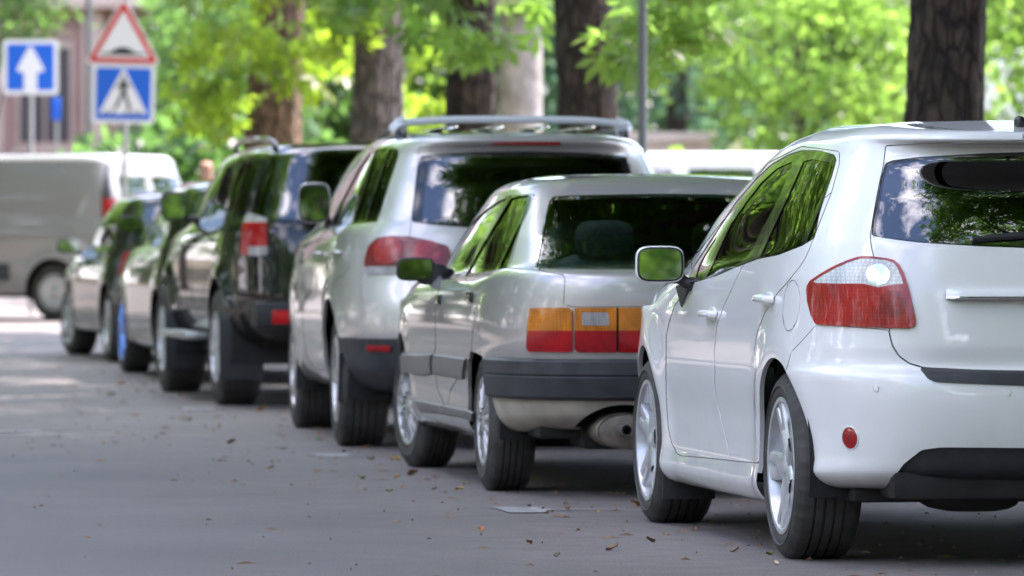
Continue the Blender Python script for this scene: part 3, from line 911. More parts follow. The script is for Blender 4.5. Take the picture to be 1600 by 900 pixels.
# ------------------------------------------------------------------ ground, pavement, kerb, markings
def sheet(name, x0, x1, ys, dz, mat, kind='structure', nx=2):
    V, F = [], []
    for y in ys:
        a, b = (x0(y), x1(y))
        for i in range(nx): V.append((a + (b - a) * i / (nx - 1), y, float(gz(y)) + dz))
    F = [(k * nx + i, k * nx + i + 1, (k + 1) * nx + i + 1, (k + 1) * nx + i) for k in range(len(ys) - 1) for i in range(nx - 1)]
    o = MB().add(V, F).build(name, mat); tag(o, kind=kind); return o
ys_all = np.r_[np.linspace(-400, -60, 6), np.linspace(-50, 26, 10), np.linspace(27, 40, 27), np.linspace(42, 130, 23), np.linspace(160, 900, 6)]
sheet('ground', lambda y: -600, lambda y: 600, ys_all, -0.006, 'earth')
ys_r = ys_all[(ys_all >= -400) & (ys_all <= 130)]
sheet('road', lambda y: float(kerb_x(y)) - 10.5, lambda y: float(kerb_x(y)) + 0.02, ys_r, 0.0, 'asphalt')
# cross street at the far end
ys_c = np.linspace(52, 84, 17)
sheet('cross_street', lambda y: -60, lambda y: float(kerb_x(y)) - 3.2, ys_c, 0.004, 'asphalt')
sheet('pavement', lambda y: float(kerb_x(y)) + 0.17, lambda y: float(kerb_x(y)) + 4.2, ys_r[ys_r <= 64], 0.13, 'paving')
kerb = empty('kerb'); tag(kerb, kind='structure')
first = None
for i in range(64):
    y = 6 + i * 0.9; x = float(kerb_x(y)) + 0.09
    if first is None:
        first = MB().box((0, 0, 0.02), (0.15, 0.885, 0.26), bev=0.012).build('kerb_stone', 'kerb_stone', kerb); o = first
    else:
        o = first.copy(); COL.objects.link(o)
    o.location = (x, y, float(gz(y)) + random.uniform(-0.004, 0.004)); o.rotation_euler = (0, 0, math.atan(0.155) + random.uniform(-0.006, 0.006))

def marking(pts, label):
    V = [(x, y, float(gz(y)) + 0.004) for x, y in pts]
    o = MB().add(V, [tuple(range(len(V)))]).build('bay_marking', 'road_paint', smooth=False)
    tag(o, kind='structure')
def bay(px, py, w=0.17, ln=0.5, run=1.7):
    d = 9111 / (py - HORIZON) if py > 700 else None
    y = d or {646: 36.0, 678: 32.2}[py]
    x = (px - 800) * y / F_PX
    u = np.array([-0.153, 0.988]); r = np.array([0.988, 0.153])
    p = np.array([x, y])
    marking([p - u * ln / 2, p + r * w * 0.9 - u * ln / 2, p + r * w - u * 0.07, p + r * (w + 0.05) - u * 0.03, p + r * run - u * 0.02, p + r * run + u * 0.02, p + r * (w + 0.05) + u * 0.03, p + r * w + u * ln / 2, p + u * ln / 2], '')
bay(782, 798, run=0.5); bay(490, 713, run=1.9); bay(283, 646, w=0.2, run=1.2)
d = 32.2; x = (0 - 800) * d / F_PX
marking([(x - 0.3, d - 0.12), (x + 0.22, d - 0.12), (x + 0.24, d + 0.12), (x - 0.3, d + 0.12)], '')

# ------------------------------------------------------------------ foliage
def leaflet_template(kind):
    """one leaf near the origin, lying roughly flat, stalk at the origin"""
    V, F = [], []
    if kind == 'palmate':
        for k, a in enumerate(np.radians([-115, -68, -24, 24, 68, 115])):
            L = (0.13, 0.17, 0.20, 0.20, 0.17, 0.13)[k]; w = L * 0.19
            c, s = math.cos(a), math.sin(a)
            q = [(0.015, 0, 0), (L * 0.62, -w, -0.025), (L, 0, -0.055), (L * 0.62, w, -0.025)]
            o = len(V)
            V += [(x * c - y * s, x * s + y * c, z) for x, y, z in q]; F.append((o, o + 1, o + 2, o + 3))
    elif kind == 'oval':
        V = [(0, 0, 0), (0.07, -0.045, -0.005), (0.15, 0, -0.03), (0.07, 0.045, -0.005)]; F = [(0, 1, 2, 3)]
    elif kind == 'big':
        V = [(0, 0, 0), (0.16, -0.10, -0.01), (0.34, 0, -0.07), (0.16, 0.10, -0.01)]; F = [(0, 1, 2, 3)]
    else:  # spray of needles
        V = [(0, 0, 0), (0.14, -0.05, -0.04), (0.32, 0, -0.16), (0.14, 0.05, -0.04)]; F = [(0, 1, 2, 3)]
    return np.array(V), np.array(F)

def leaf_mesh(name, P, kind, mat, seed=0, smin=0.8, smax=1.25, tilt=0.6):
    """scatter leaves at the points P; returns mesh data"""
    r = np.random.default_rng(seed)
    tv, tf = leaflet_template(kind); n = len(P)
    yaw = r.uniform(0, 2 * math.pi, n); pit = r.normal(0.25, tilt, n); rol = r.normal(0, tilt, n); s = r.uniform(smin, smax, n)
    cy, sy, cp, sp, cr_, sr = np.cos(yaw), np.sin(yaw), np.cos(pit), np.sin(pit), np.cos(rol), np.sin(rol)
    R = np.empty((n, 3, 3))
    R[:, 0, 0] = cy * cp; R[:, 0, 1] = cy * sp * sr - sy * cr_; R[:, 0, 2] = cy * sp * cr_ + sy * sr
    R[:, 1, 0] = sy * cp; R[:, 1, 1] = sy * sp * sr + cy * cr_; R[:, 1, 2] = sy * sp * cr_ - cy * sr
    R[:, 2, 0] = -sp; R[:, 2, 1] = cp * sr; R[:, 2, 2] = cp * cr_
    V = np.einsum('nij,kj->nki', R, tv) * s[:, None, None] + P[:, None, :]
    F = (tf[None] + (np.arange(n) * len(tv))[:, None, None]).reshape(-1, 4)
    V = V.reshape(-1, 3)
    me = bpy.data.meshes.new(name)
    me.vertices.add(len(V)); me.vertices.foreach_set('co', V.astype(np.float32).ravel())
    me.loops.add(F.size); me.loops.foreach_set('vertex_index', F.astype(np.int32).ravel())
    me.polygons.add(len(F)); me.polygons.foreach_set('loop_start', np.arange(0, F.size, 4, dtype=np.int32))
    me.update(calc_edges=True)
    me.materials.append(MATS[mat])
    return me

def crown_points(radii, n_clump, per, seed, spread=0.55, zlow=-0.75, shell=0.5):
    r = np.random.default_rng(seed); P = []
    while len(P) < n_clump:
        v = r.normal(size=3); v /= np.linalg.norm(v)
        if v[2] < zlow: continue
        P.append(v * r.uniform(shell, 1.0) ** 0.6 * np.array(radii))
    C = np.array(P)
    k = r.integers(0, n_clump, n_clump * per)
    Q = C[k] + r.normal(0, 1, (len(k), 3)) * np.array([spread, spread, spread * 0.55]) * r.uniform(0.6, 1.3, n_clump)[k][:, None]
    return Q, C

def obj_from(name, me, parent=None, loc=(0, 0, 0), rz=0.0, s=1.0):
    o = bpy.data.objects.new(name, me); COL.objects.link(o)
    if parent is not None: o.parent = parent
    o.location = loc; o.rotation_euler = (0, 0, rz); o.scale = (s, s, s)
    return o

def trunk_mesh(r, h, seed, limbs, flare=1.35, lean=(0, 0), split_z=3.6, n=56):
    """tapered trunk with a flared foot, bark furrows and limbs reaching into the crown"""
    rn = random.Random(seed); mb = MB()
    zs = np.r_[np.linspace(-0.05, 0.6, 7), np.linspace(0.8, h, 44)]
    V = []
    ph = [rn.uniform(0, 6.28) for _ in range(6)]
    for z in zs:
        t = z / h
        rad = r * (1 - 0.28 * t) * (1 + (flare - 1) * math.exp(-max(z, 0) * 3.2))
        cx = lean[0] * z + 0.03 * math.sin(z * 1.1 + ph[0]); cy = lean[1] * z + 0.03 * math.sin(z * 0.9 + ph[1])
        for k in range(n):
            a = 2 * math.pi * k / n
            f = 1 + 0.035 * math.sin(5 * a + ph[2] + 0.6 * z) + 0.03 * math.sin(11 * a + ph[3] - 0.8 * z) + 0.02 * math.sin(17 * a + ph[4] + 1.7 * z) + rn.uniform(-0.028, 0.028)
            V.append((cx + rad * f * math.cos(a), cy + rad * f * math.sin(a), z))
    m = len(zs)
    mb.add(V, [(i * n + j, i * n + (j + 1) % n, (i + 1) * n + (j + 1) % n, (i + 1) * n + j) for i in range(m - 1) for j in range(n)])
    top = np.array([lean[0] * h, lean[1] * h, h])
    for tgt in limbs:
        z0 = rn.uniform(split_z, h); a = np.array([lean[0] * z0, lean[1] * z0, z0]); b = np.array(tgt)
        mid = a * 0.5 + b * 0.5 + np.array([0, 0, 0.12 * np.linalg.norm(b - a)])
        pts = [a, a * 0.72 + mid * 0.28 + [0, 0, 0.05], mid, b]
        mb.tube(pts, [r * 0.5, r * 0.36, r * 0.22, r * 0.07], 8)
    return mb

VAR = []
for k in range(3):
    Q, C = crown_points((4.6, 4.6, 3.7), 150, 52, 20 + k, spread=0.6, zlow=-0.55)
    VAR.append((leaf_mesh('crown', Q, 'palmate', 'chestnut_leaf', 30 + k), C))
def chestnut(pos, r, label, bark='bark', var=0, rz=0.0, s=1.0, h=5.6, lean=(0, 0), z_crown=7.3, low=None, group='chestnut trees along the pavement', flare=1.35, leafmat=None):
    x, y = pos
    t = empty('chestnut_tree', (x, y, float(gz(y)) + (0.1 if x > kerb_x(y) else 0.0)))
    tag(t, label, 'tree', group)
    me, C = VAR[var]
    cc, ss = math.cos(rz), math.sin(rz)
    L = [((a * cc - b * ss) * s + lean[0] * z_crown, (a * ss + b * cc) * s + lean[1] * z_crown, c_ * s + z_crown) for a, b, c_ in C[::9]]
    trunk_mesh(r, h, int(x * 10 + y), L, flare=flare, lean=lean).build('trunk', bark, t, angle=60)
    obj_from('crown', me, t, (lean[0] * z_crown, lean[1] * z_crown, z_crown), rz, s)
    if low is not None:
        for (pts, mat, kind, seed) in low:
            P = pts - np.array([x, y, t.location.z])
            b = leaf_mesh('low_foliage', P, kind, mat, seed, tilt=0.75)
            o = obj_from('low_foliage', b, t)
    return t

def cloud(boxes, n, seed):
    """leaf positions of hanging twigs: boxes of (px0, py0, px1, py1, d0, d1), thicker towards their tops"""
    r = np.random.default_rng(seed); out = []
    for (a, b, c_, e, d0, d1) in boxes:
        k = int(n * (c_ - a) * (e - b) / 10000)
        nt = max(4, k // 9)
        tw = np.c_[r.uniform(a, c_, nt), b + (e - b) * r.uniform(0, 1, nt) ** 1.3, r.uniform(d0, d1, nt)]
        for (px, py, dd) in tw:
            p = at(px, py, dd)
            out.append(p + r.normal(0, 1, (9, 3)) * [0.16, 0.16, 0.09])
    return np.vstack(out)

# pavement row, near to far; the foliage hanging low between the trunks belongs to these trees
chestnut((2.53, 33.0), 0.245, 'thick dark chestnut trunk rising behind the white hatchback roof', var=0, rz=0.5, flare=1.2, lean=(0.004, 0), s=1.15, z_crown=8.0)
chestnut((0.66, 46.0), 0.262, 'dark chestnut trunk leaning beside the grey lamp post', var=1, rz=2.1, lean=(-0.035, 0), flare=1.7, s=0.85, z_crown=8.4,
         low=[(cloud([(985, -60, 1070, 50, 39.5, 42), (1020, 30, 1085, 95, 40, 42), (985, 60, 1025, 105, 40, 42)], 17, 1), 'lime_leaf', 'palmate', 1)])
chestnut((-0.38, 50.0), 0.25, 'dark brown chestnut trunk left of the pale pillar', var=2, rz=4.0, s=0.8, z_crown=8.6,
         low=[(cloud([(560, -60, 780, 45, 46, 50), (660, 30, 775, 75, 46, 49), (500, -60, 600, 30, 47, 50)], 24, 2), 'chestnut_leaf', 'palmate', 2), (cloud([(845, -40, 885, 110, 50, 53)], 26, 3), 'chestnut_leaf', 'palmate', 3)])
chestnut((-1.33, 56.0), 0.285, 'grey brown chestnut trunk with one sunlit edge', bark='grey_bark', var=0, rz=1.2, s=0.7, z_crown=9.0,
         low=[(cloud([(480, -60, 550, 110, 53, 56), (630, 70, 690, 205, 57, 61)], 22, 4), 'yellow_leaf', 'palmate', 4)])
chestnut((-2.50, 60.0), 0.33, 'leftmost chestnut, warm brown trunk half hidden by yellow green leaves', bark='warm_bark', var=1, rz=3.2, flare=1.5, s=0.7, z_crown=9.0,
         low=[(cloud([(290, -60, 550, 70, 55.5, 59), (275, 60, 380, 160, 56, 59), (480, 60, 545, 200, 57, 60), (300, 140, 370, 215, 57, 60), (380, 60, 480, 130, 57, 59)], 24, 5), 'yellow_leaf', 'palmate', 5)])
shade = [((4.6, 26.2), 1, 0.3), ((6.0, 19.0), 2, 1.9), ((6.0, 12.0), 0, 4.4), ((7.2, 4.0), 1, 5.2), ((8.4, -5.0), 2, 2.7), ((10.0, -16.0), 0, 0.9), ((8.6, 25.0), 2, 3.3), ((7.4, 32.5), 0, 2.3), ((10.2, 17.0), 1, 1.3), ((6.4, 39.5), 1, 0.3), ((3.6, 29.9), 2, 5.0), ((5.5, 22.6), 0, 3.8)]
for i, (p, v, a) in enumerate(shade):  # unseen trees; several are added only to close gaps in the road's shade
    chestnut(p, 0.24, 'unseen shade chestnut beside the pavement, outside the right edge of the photo', var=v, rz=a, s=1.25, z_crown=8.3)
# the row across the road, seen only as reflections in the cars
for i, y in enumerate(np.r_[-42, -32, -22, np.arange(38, 104, 8.0)]):
    x = -9.8 - 0.155 * (y - 20) + random.uniform(-0.6, 0.6)
    chestnut((x, y), 0.25, 'chestnut across the road, outside the left edge of the photo', var=i % 3, rz=i * 1.7, s=random.uniform(1.35, 1.55), z_crown=8.4, group='chestnut trees across the road')
for i, (x, y) in enumerate(((-11.2, 61.0), (-12.4, 70.5))):  # unseen trees, added to shade the ground mirrored in the car flanks
    chestnut((x, y), 0.25, 'unseen chestnut added to shade the near corner of the cross street, outside the left edge', var=i, rz=i * 2.2, s=1.1, z_crown=8.6, group='chestnut trees added for shade at the street corner')
# ------------------------------------------------------------------ white hatchback, nearest
def white_hatchback():
    c = Car('hatchback_car', 'glossy white hatchback, nearest of the row, cut off by the right edge', 'car', (0.903, 19.08), 8.6, 0.755, 0.862, 0)
    RX, FX, ZC = 0.755, 3.36, 0.311
    rows = [
        dict(z=[(0, 0.255), (0.5, 0.24), (1.2, 0.16), (2.9, 0.16), (3.7, 0.2)], xr=0.30, xf=3.95, w=0.74),
        dict(z=[(0, 0.27), (0.5, 0.26), (1.2, 0.175), (2.9, 0.175), (3.7, 0.22)], xr=0.10, xf=4.12, w=0.835, ar=4.2),
        dict(z=[(0, 0.31), (0.5, 0.30), (1.2, 0.225), (2.9, 0.225), (4, 0.3)], xr=0.035, xf=4.18, w=0.866, ar=4.2),
        dict(z=[(0, 0.375), (1.2, 0.30), (2.9, 0.30), (4, 0.36)], xr=0.012, xf=4.2, w=0.858, ar=4.2),
        dict(z=0.45, xr=-0.002, xf=4.21, w=0.860, ar=4.2),
        dict(z=0.58, xr=-0.006, xf=4.21, w=0.877, ar=4.2),
        dict(z=0.632, xr=0.012, xf=4.2, w=0.881, ar=4.4),
        dict(z=0.648, xr=0.062, xf=4.2, w=0.881, ar=4.4),
        dict(z=0.72, xr=0.060, xf=4.19, w=0.881, ar=4.2),
        dict(z=0.82, xr=0.068, xf=4.17, w=0.880, ar=4.0),
        dict(z=[(0, 0.94), (1, 0.95), (2.9, 0.88), (3.5, 0.80), (4.1, 0.70)], xr=0.085, xf=4.12, w=0.872, ar=3.9),
        dict(z=[(0, 1.005), (0.6, 1.035), (1.0, 1.022), (2.9, 0.915), (3.4, 0.87), (4.05, 0.77)], xr=0.10, xf=4.02, w=0.854, ar=3.8),
        dict(z=[(0, 1.05), (0.6, 1.085), (1.0, 1.062), (2.9, 0.945), (3.4, 0.965)], xr=0.112, xf=3.52, w=0.838, ar=3.8, af=4.5),
        dict(z=[(0.15, 1.20), (1, 1.205), (2.6, 1.15)], xr=0.185, xf=3.02, w=0.785, ar=3.9, af=4),
        dict(z=[(0.3, 1.335), (1, 1.355), (2.1, 1.32)], xr=0.285, xf=2.42, w=0.715, ar=4.0, af=3.6),
        dict(z=[(0.25, 1.372), (0.6, 1.395), (1.2, 1.405), (2, 1.37)], xr=0.275, xf=2.25, w=0.685, ar=4.2, af=3.4),
        dict(z=[(0.2, 1.392), (0.6, 1.42), (1.2, 1.435), (2, 1.40)], xr=0.195, xf=2.15, w=0.648, ar=4.6, af=3.2),
        dict(z=[(0.2, 1.415), (0.6, 1.447), (1.2, 1.458), (2, 1.42)], xr=0.205, xf=2.05, w=0.585, ar=4.8, af=3),
        dict(z=[(0.3, 1.425), (0.8, 1.467), (1.4, 1.476), (1.9, 1.44)], xr=0.27, xf=1.95, w=0.40, ar=4.5, af=3),
        dict(z=[(0.3, 1.43), (0.8, 1.472), (1.4, 1.481), (1.9, 1.446)], xr=0.31, xf=1.9, w=0.2, ar=4, af=3),
        dict(z=[(0.3, 1.432), (0.8, 1.473), (1.4, 1.482), (1.9, 1.448)], xr=0.33, xf=1.88, w=0.0),
    ]
    c.loft(rows, 1.25, nR=120, nF=110, bulges=[(RX, ZC, 0.38, 0.012, 0.10), (FX, ZC, 0.38, 0.018, 0.10)], step=0.016)
    Z1 = lambda p: Zm(960, 160, 2.5, p)
    c.side_src = split(c.full, 2.2 - 0 * c.full.V[:, 0] + np.where((c.full.N[:, 1] > 0.5) & (c.full.V[:, 0] < 3.6), -9, 9))[0]
    Z2 = lambda p: Zm(1180, 380, 3.81, p)
    # wheel arches
    c.take(c.circle(RX, ZC, 0.362, 0.45, 0.97), lip=0.016, zlow=0.27)
    c.take(c.circle(FX, ZC, 0.362, 0.45, 0.97), lip=0.016, zlow=0.27)
    # side glass in its black surround
    frame = c.take(c.pix(Z1([(288, 672), (340, 590), (400, 500), (470, 392), (540, 310), (610, 242), (680, 202), (730, 186), (800, 187), (858, 203), (869, 222), (852, 285), (826, 360), (803, 430), (783, 530), (735, 560), (640, 597), (560, 613), (480, 643), (400, 678), (345, 695), (314, 703), (298, 694)]), xmin=0.3, xmax=3.4, zmin=0.88, ymin=0.3), lip=0.012)
    frame = refine(frame)
    def sub(piece, f):
        return split(piece, f(piece))
    gA, frame = sub(frame, c.pix(Z1([(355, 682), (372, 650), (415, 555), (450, 478), (510, 390), (570, 312), (630, 257), (690, 230), (690, 248), (640, 370), (580, 482), (530, 582), (514, 611), (440, 648)]), minf=-0.2))
    gB, frame = sub(frame, c.pix(Z1([(565, 604), (590, 550), (650, 420), (700, 310), (735, 228), (770, 221), (835, 232), (854, 246), (830, 310), (782, 420), (735, 522), (722, 560), (650, 587)]), minf=-0.2))
    gC, frame = sub(frame, c.pix(Z1([(748, 547), (775, 470), (812, 385), (834, 335), (815, 410), (794, 480), (780, 525)]), minf=-0.2))
    gD, frame = sub(frame, c.pix(Z1([(312, 690), (330, 628), (375, 553), (398, 517), (385, 560), (352, 640), (337, 690)]), minf=-0.2))
    # windscreen and headlights
    scr = c.take(lambda P: np.maximum.reduce([-(P.N[:, 0] - 0.2) * 0.3, 2.2 - P.V[:, 0], P.V[:, 0] - 3.4, 0.99 - P.V[:, 2], P.V[:, 2] - 1.40, P.V[:, 1] - (0.70 - (P.V[:, 2] - 0.95) * 0.35)]), lip=0.01)
    hl = c.take(lambda P: np.maximum.reduce([3.85 - P.V[:, 0], 0.62 - P.V[:, 2], P.V[:, 2] - 0.78, 0.42 - P.V[:, 1]]), lip=0.01)
    # tail lamp
    lamp_out = [(318, 262), (340, 225), (400, 185), (480, 140), (560, 105), (630, 82), (700, 82), (780, 92), (835, 105), (865, 135), (890, 190), (915, 270), (940, 370), (958, 470), (950, 495), (925, 508), (800, 506), (650, 500), (500, 492), (372, 484), (345, 430), (322, 340)]
    lamp = c.take(c.pix(Z2(lamp_out), xmax=0.75, zmin=0.6), lip=0.012)
    rearw = c.take(c.pix(Z1([(1003, 522), (1010, 460), (1025, 380), (1040, 300), (1057, 238), (1085, 226), (1200, 212), (1480, 197), (1700, 192), (2600, 190), (2600, 575), (1600, 569), (1400, 561), (1200, 549), (1100, 537), (1030, 526)]), xmax=0.6, zmin=0.95), lip=0.015)
    # tailgate with the gap round it
    tg = [(1058, 168), (1050, 240), (1030, 330), (1010, 440), (998, 520), (1001, 560), (1012, 605), (1060, 700), (1075, 885)]
    tgp = Z1(tg) + [(1388, 515), (1394, 540), (1404, 556), (1420, 568), (1445, 575), (1520, 579), (2100, 592), (2100, 150), (1600, 219), (1480, 222)]
    gate = c.take(c.pix(tgp, xmax=0.5, zmin=0.55))
    gate, gap = (lambda a: (a[0], a[1]))(split(gate, c.pix(tgp, grow=-1.5, minf=-0.3)(gate)))
    fg = c.emit('tailgate', [gate, gate.skirt(0.01)], 'white_paint', centre=True)
    c.emit('gate_gap', [gap.moved(-0.007)], 'panel_gap', parent=fg, centre=True)
    # doors
    Z4 = lambda p: Zm(960, 380, 5.0, p)
    Z5 = lambda p: Zm(970, 560, 5.0, p)
    rear_edge = Z4([(1540, 10), (1500, 110), (1440, 200), (1350, 310), (1270, 400), (1180, 540), (1120, 690), (1090, 860)]) + Z5([(1062, 40), (1050, 180), (1050, 380), (1062, 560), (1080, 740), (1086, 812), (1075, 822)])
    bottom = Z5([(850, 800), (640, 778), (480, 765), (440, 750)])
    front_edge = Z5([(390, 650), (365, 520), (352, 300), (350, 100)]) + Z4([(400, 860), (402, 720), (430, 600), (470, 480), (520, 420), (560, 350), (600, 250)])
    doors = c.take(c.pix(rear_edge + bottom + front_edge + Z1([(300, 600), (330, 580), (600, 235), (730, 170), (880, 190), (880, 240), (850, 350)]), xmin=0.4, xmax=3.35, zmax=1.42))
    dpix = rear_edge + bottom + front_edge + Z1([(300, 600), (330, 580), (600, 235), (730, 170), (880, 190), (880, 240), (850, 350)])
    inner, dgap = split(doors, c.pix(dpix, grow=-1.1, minf=-0.3)(doors))
    mid = Z4([(1040, 120), (990, 200), (930, 330), (860, 480), (800, 640), (780, 860)]) + Z5([(735, 60), (735, 200), (760, 380), (810, 590), (845, 740), (852, 830)])
    right_of = mid + [(1300, 740), (1300, 300)]
    rdoor, rest = split(inner, c.pix(right_of, grow=-0.55, minf=-0.3)(inner))
    mgap, fdoor = split(rest, c.pix(right_of, grow=0.55, minf=-0.3)(rest))
    FD = c.emit('front_door', [fdoor, fdoor.skirt(0.01)], 'white_paint')
    RD = c.emit('rear_door', [rdoor, rdoor.skirt(0.01)], 'white_paint')
    c.emit('door_gap', [dgap.moved(-0.005)], 'pale_gap', parent=RD)
    if mgap is not None: c.emit('door_gap', [mgap.moved(-0.004)], 'pale_gap', parent=FD)
    # rear bumper seam towards the wheel arch, lower black insert, step pad
    bump = [(1276, 506), (1262, 522), (1236, 550), (1229, 575), (1180, 640), (1180, 800), (2100, 860), (2100, 592), (1520, 579), (1445, 575), (1420, 568), (1404, 556), (1394, 540), (1388, 515)]
    bp = c.take(c.pix(bump, xmax=0.9, zmax=0.84))
    bp, bgap = split(bp, c.pix(bump, grow=-0.9, minf=-0.3)(bp))
    B = c.emit('body', [c.P] + c.skirts, 'white_paint', centre=True)
    c.skirts = []
    ins, bp = split(bp, c.pix([(1440, 703), (1470, 699), (1600, 700), (2100, 706), (2100, 900), (1380, 900), (1392, 752), (1412, 725)], minf=-0.5)(bp))
    pad, bp = split(bp, c.pix([(1436, 575), (1600, 581), (2100, 590), (2100, 612), (1600, 603), (1500, 599), (1460, 597), (1450, 592)], minf=-0.6)(bp))
    low = bp.skirt(0.03)
    BP = c.emit('rear_bumper', [bp, low], 'white_paint', centre=True)
    c.emit('bumper_gap', [bgap.moved(-0.004)], 'panel_gap', parent=BP, centre=True)
    c.emit('bumper_insert', [ins.moved(-0.012)], 'black_plastic', parent=BP, centre=True)
    c.emit('step_pad', [pad.moved(0.006), pad.moved(0.006).skirt(0.012)], 'grey_plastic', parent=BP, centre=True)
    # glass parts
    c.emit('window_surround', [frame.moved(-0.003)], 'gloss_black', parent=B)
    c.emit('window', [gA.moved(-0.006)], 'side_glass', parent=FD)
    c.emit('window', [gD.moved(-0.006)], 'side_glass', parent=FD)
    c.emit('window', [gB.moved(-0.006)], 'side_glass', parent=RD)
    c.emit('window', [gC.moved(-0.006)], 'side_glass', parent=RD)
    c.emit('windscreen', [scr.moved(-0.004)], 'clear_glass', centre=True)
    c.emit('headlight', [hl.moved(-0.004)], 'lamp_chrome')
    # rear window: dark ceramic border round the pane
    pane, brd = split(rearw, c.pix(Z1([(1016, 520), (1024, 460), (1038, 380), (1052, 300), (1066, 246), (1100, 236), (1200, 224), (1480, 210), (2600, 203), (2600, 566), (1600, 561), (1400, 553), (1200, 541), (1100, 530), (1040, 522)]), minf=-0.3)(rearw))
    RW = c.emit('rear_window', [pane.moved(-0.004)], 'dark_glass', parent=fg, centre=True)
    c.emit('window_border', [brd.moved(-0.004)], 'gloss_black', parent=fg, centre=True)
    lamp = refine(lamp)
    # tail lamp: red housing edge, clear upper lens, red lower lens, round reversing lamp
    up = Z2([(345, 238), (400, 200), (480, 155), (560, 118), (635, 94), (700, 94), (780, 104), (825, 118), (850, 150), (872, 205), (885, 246), (850, 246), (800, 252), (740, 265), (690, 252), (650, 243), (500, 243)])
    upl, rest = split(lamp, c.pix(up, minf=-0.3)(lamp))
    lo = Z2([(335, 258), (500, 254), (660, 255), (740, 276), (800, 266), (888, 258), (912, 330), (936, 440), (940, 478), (920, 490), (650, 482), (500, 474), (382, 466), (352, 415), (338, 340)])
    lol, edge = split(rest, c.pix(lo, minf=-0.3)(rest))
    stp, lol = split(lol, c.pix(smooth_poly(Z2([(738, 365), (760, 310), (820, 285), (880, 310), (905, 365), (880, 420), (820, 440), (760, 420)]), 3), minf=-0.3)(lol))
    rnd, upl = split(upl, c.pix(smooth_poly(Z2([(668, 190), (690, 145), (738, 126), (785, 145), (806, 190), (788, 235), (738, 256), (688, 235)]), 3), minf=-0.3)(upl))
    TL = c.emit('tail_light', [edge.moved(0.010), edge.moved(0.010).skirt(0.022)], 'red_lens_plain')
    c.emit('red_lens', [lol.moved(0.009)], 'red_lens', parent=TL)
    if stp is not None: c.emit('stop_lamp', [stp.moved(0.0105), stp.moved(0.0105).skirt(0.004)], 'red_lens_stop', parent=TL)
    c.emit('clear_lens', [upl.moved(0.008)], 'clear_lens', parent=TL)
    c.emit('reversing_lamp', [rnd.moved(0.010)], 'lamp_chrome', parent=TL)
    # round red reflector in its dimple, parking sensors
    def disc(px, py, r, mat, name, h=0.006, ring=False, parent=BP):
        p, n = c.hit(px, py, xmax=0.8)
        M = c.frame_at(p, n)
        mb = MB().lathe([(0.0005, h), (r * 0.8, h), (r * 0.97, h * 0.6), (r, -0.02)], 28, axis='z')
        V = np.array(mb.v) @ M.T + p; mb.v = [tuple(v) for v in V]
        d = c.sided(name, mb, mat, parent)
        if ring:
            mb = MB().lathe([(r, -0.01), (r, 0.003), (r * 1.10, 0.002), (r * 1.16, -0.01)], 28, axis='z')
            V = np.array(mb.v) @ M.T + p; mb.v = [tuple(v) for v in V]
            c.sided(name + '_ring', mb, 'white_paint', parent)
    disc(1329, 685, 0.036, 'red_lens_plain', 'reflector', 0.004, True)
    disc(1369, 607, 0.010, 'white_paint', 'parking_sensor', 0.002, True)
    disc(1575, 615, 0.010, 'white_paint', 'parking_sensor', 0.002, True)
    # chrome-edged boot handle
    p0, n0 = c.hit(1476, 462, xmax=0.6); y_out = p0[1]
    mb = MB()
    yy = np.linspace(-y_out, y_out, 41)
    prof = [(0.0, 0.018), (-0.018, 0.014), (-0.026, 0.0), (-0.024, -0.006), (0.0, -0.004)]
    def strip(prof, name, mat, z0, inset=0.0, parent=fg):
        V = []; m = len(prof)
        P = c.full
        for y in yy:
            k = np.argmin(np.abs(P.V[:, 1] - abs(y)) * 3 + np.abs(P.V[:, 2] - z0) + np.where(P.V[:, 0] > 0.6, 10, 0))
            bx = P.V[k, 0]
            e = 1.0 - max(0, (abs(y) - y_out + 0.03) / 0.03) * 0.6
            V += [(bx + dx * e, y, z0 + dz) for dx, dz in prof]
        F = [(i * m + j, (i + 1) * m + j, (i + 1) * m + j + 1, i * m + j + 1) for i in range(len(yy) - 1) for j in range(m - 1)]
        return MB().add(V, F).build(name, mat, parent, angle=50)
    strip([(0.004, 0.020), (-0.012, 0.020), (-0.030, 0.004), (-0.032, -0.004)], 'boot_handle', 'white_paint', p0[2])
    strip([(-0.032, -0.0042), (-0.036, -0.007), (-0.034, -0.013), (0.004, -0.014)], 'chrome_strip', 'chrome', p0[2])
    # high brake lamp under the spoiler, wiper, aerial
    MB().box((0.200, 0, 1.405), (0.03, 0.34, 0.022), bev=0.006).build('brake_lamp', 'grey_lens', fg)
    a, _ = c.hit(1519, 372, xmax=0.6)
    b_ = MB()
    pts = [np.array([a[0] - 0.014 + k * 0.002, a[1] * (1 - k / 8) - 0.02 * k / 8, a[2] - 0.004 + 0.018 * math.sin(k / 8 * 1.6)]) for k in range(9)]
    b_.tube(pts, [0.006, 0.009, 0.011, 0.012, 0.013, 0.014, 0.016, 0.018, 0.022], 8)
    b_.tube([p + np.array([0.006, 0, -0.008]) for p in pts], 0.005, 6)
    b_.build('rear_wiper', 'black_plastic', fg)
    MB().tube([(0.42, 0.0, 1.43), (0.40, 0.0, 1.47), (0.36, 0, 1.50), (0.25, 0, 1.60)], [0.03, 0.018, 0.006, 0.003], 10).build('antenna', 'antenna_black', c.root)
    p, n = c.hit(1593, 198); MB().sq(p + [0, 0, 0.012], (0.035, 0.018, 0.024), 0.8, 14, 8).build('antenna_base', 'antenna_black', c.root)
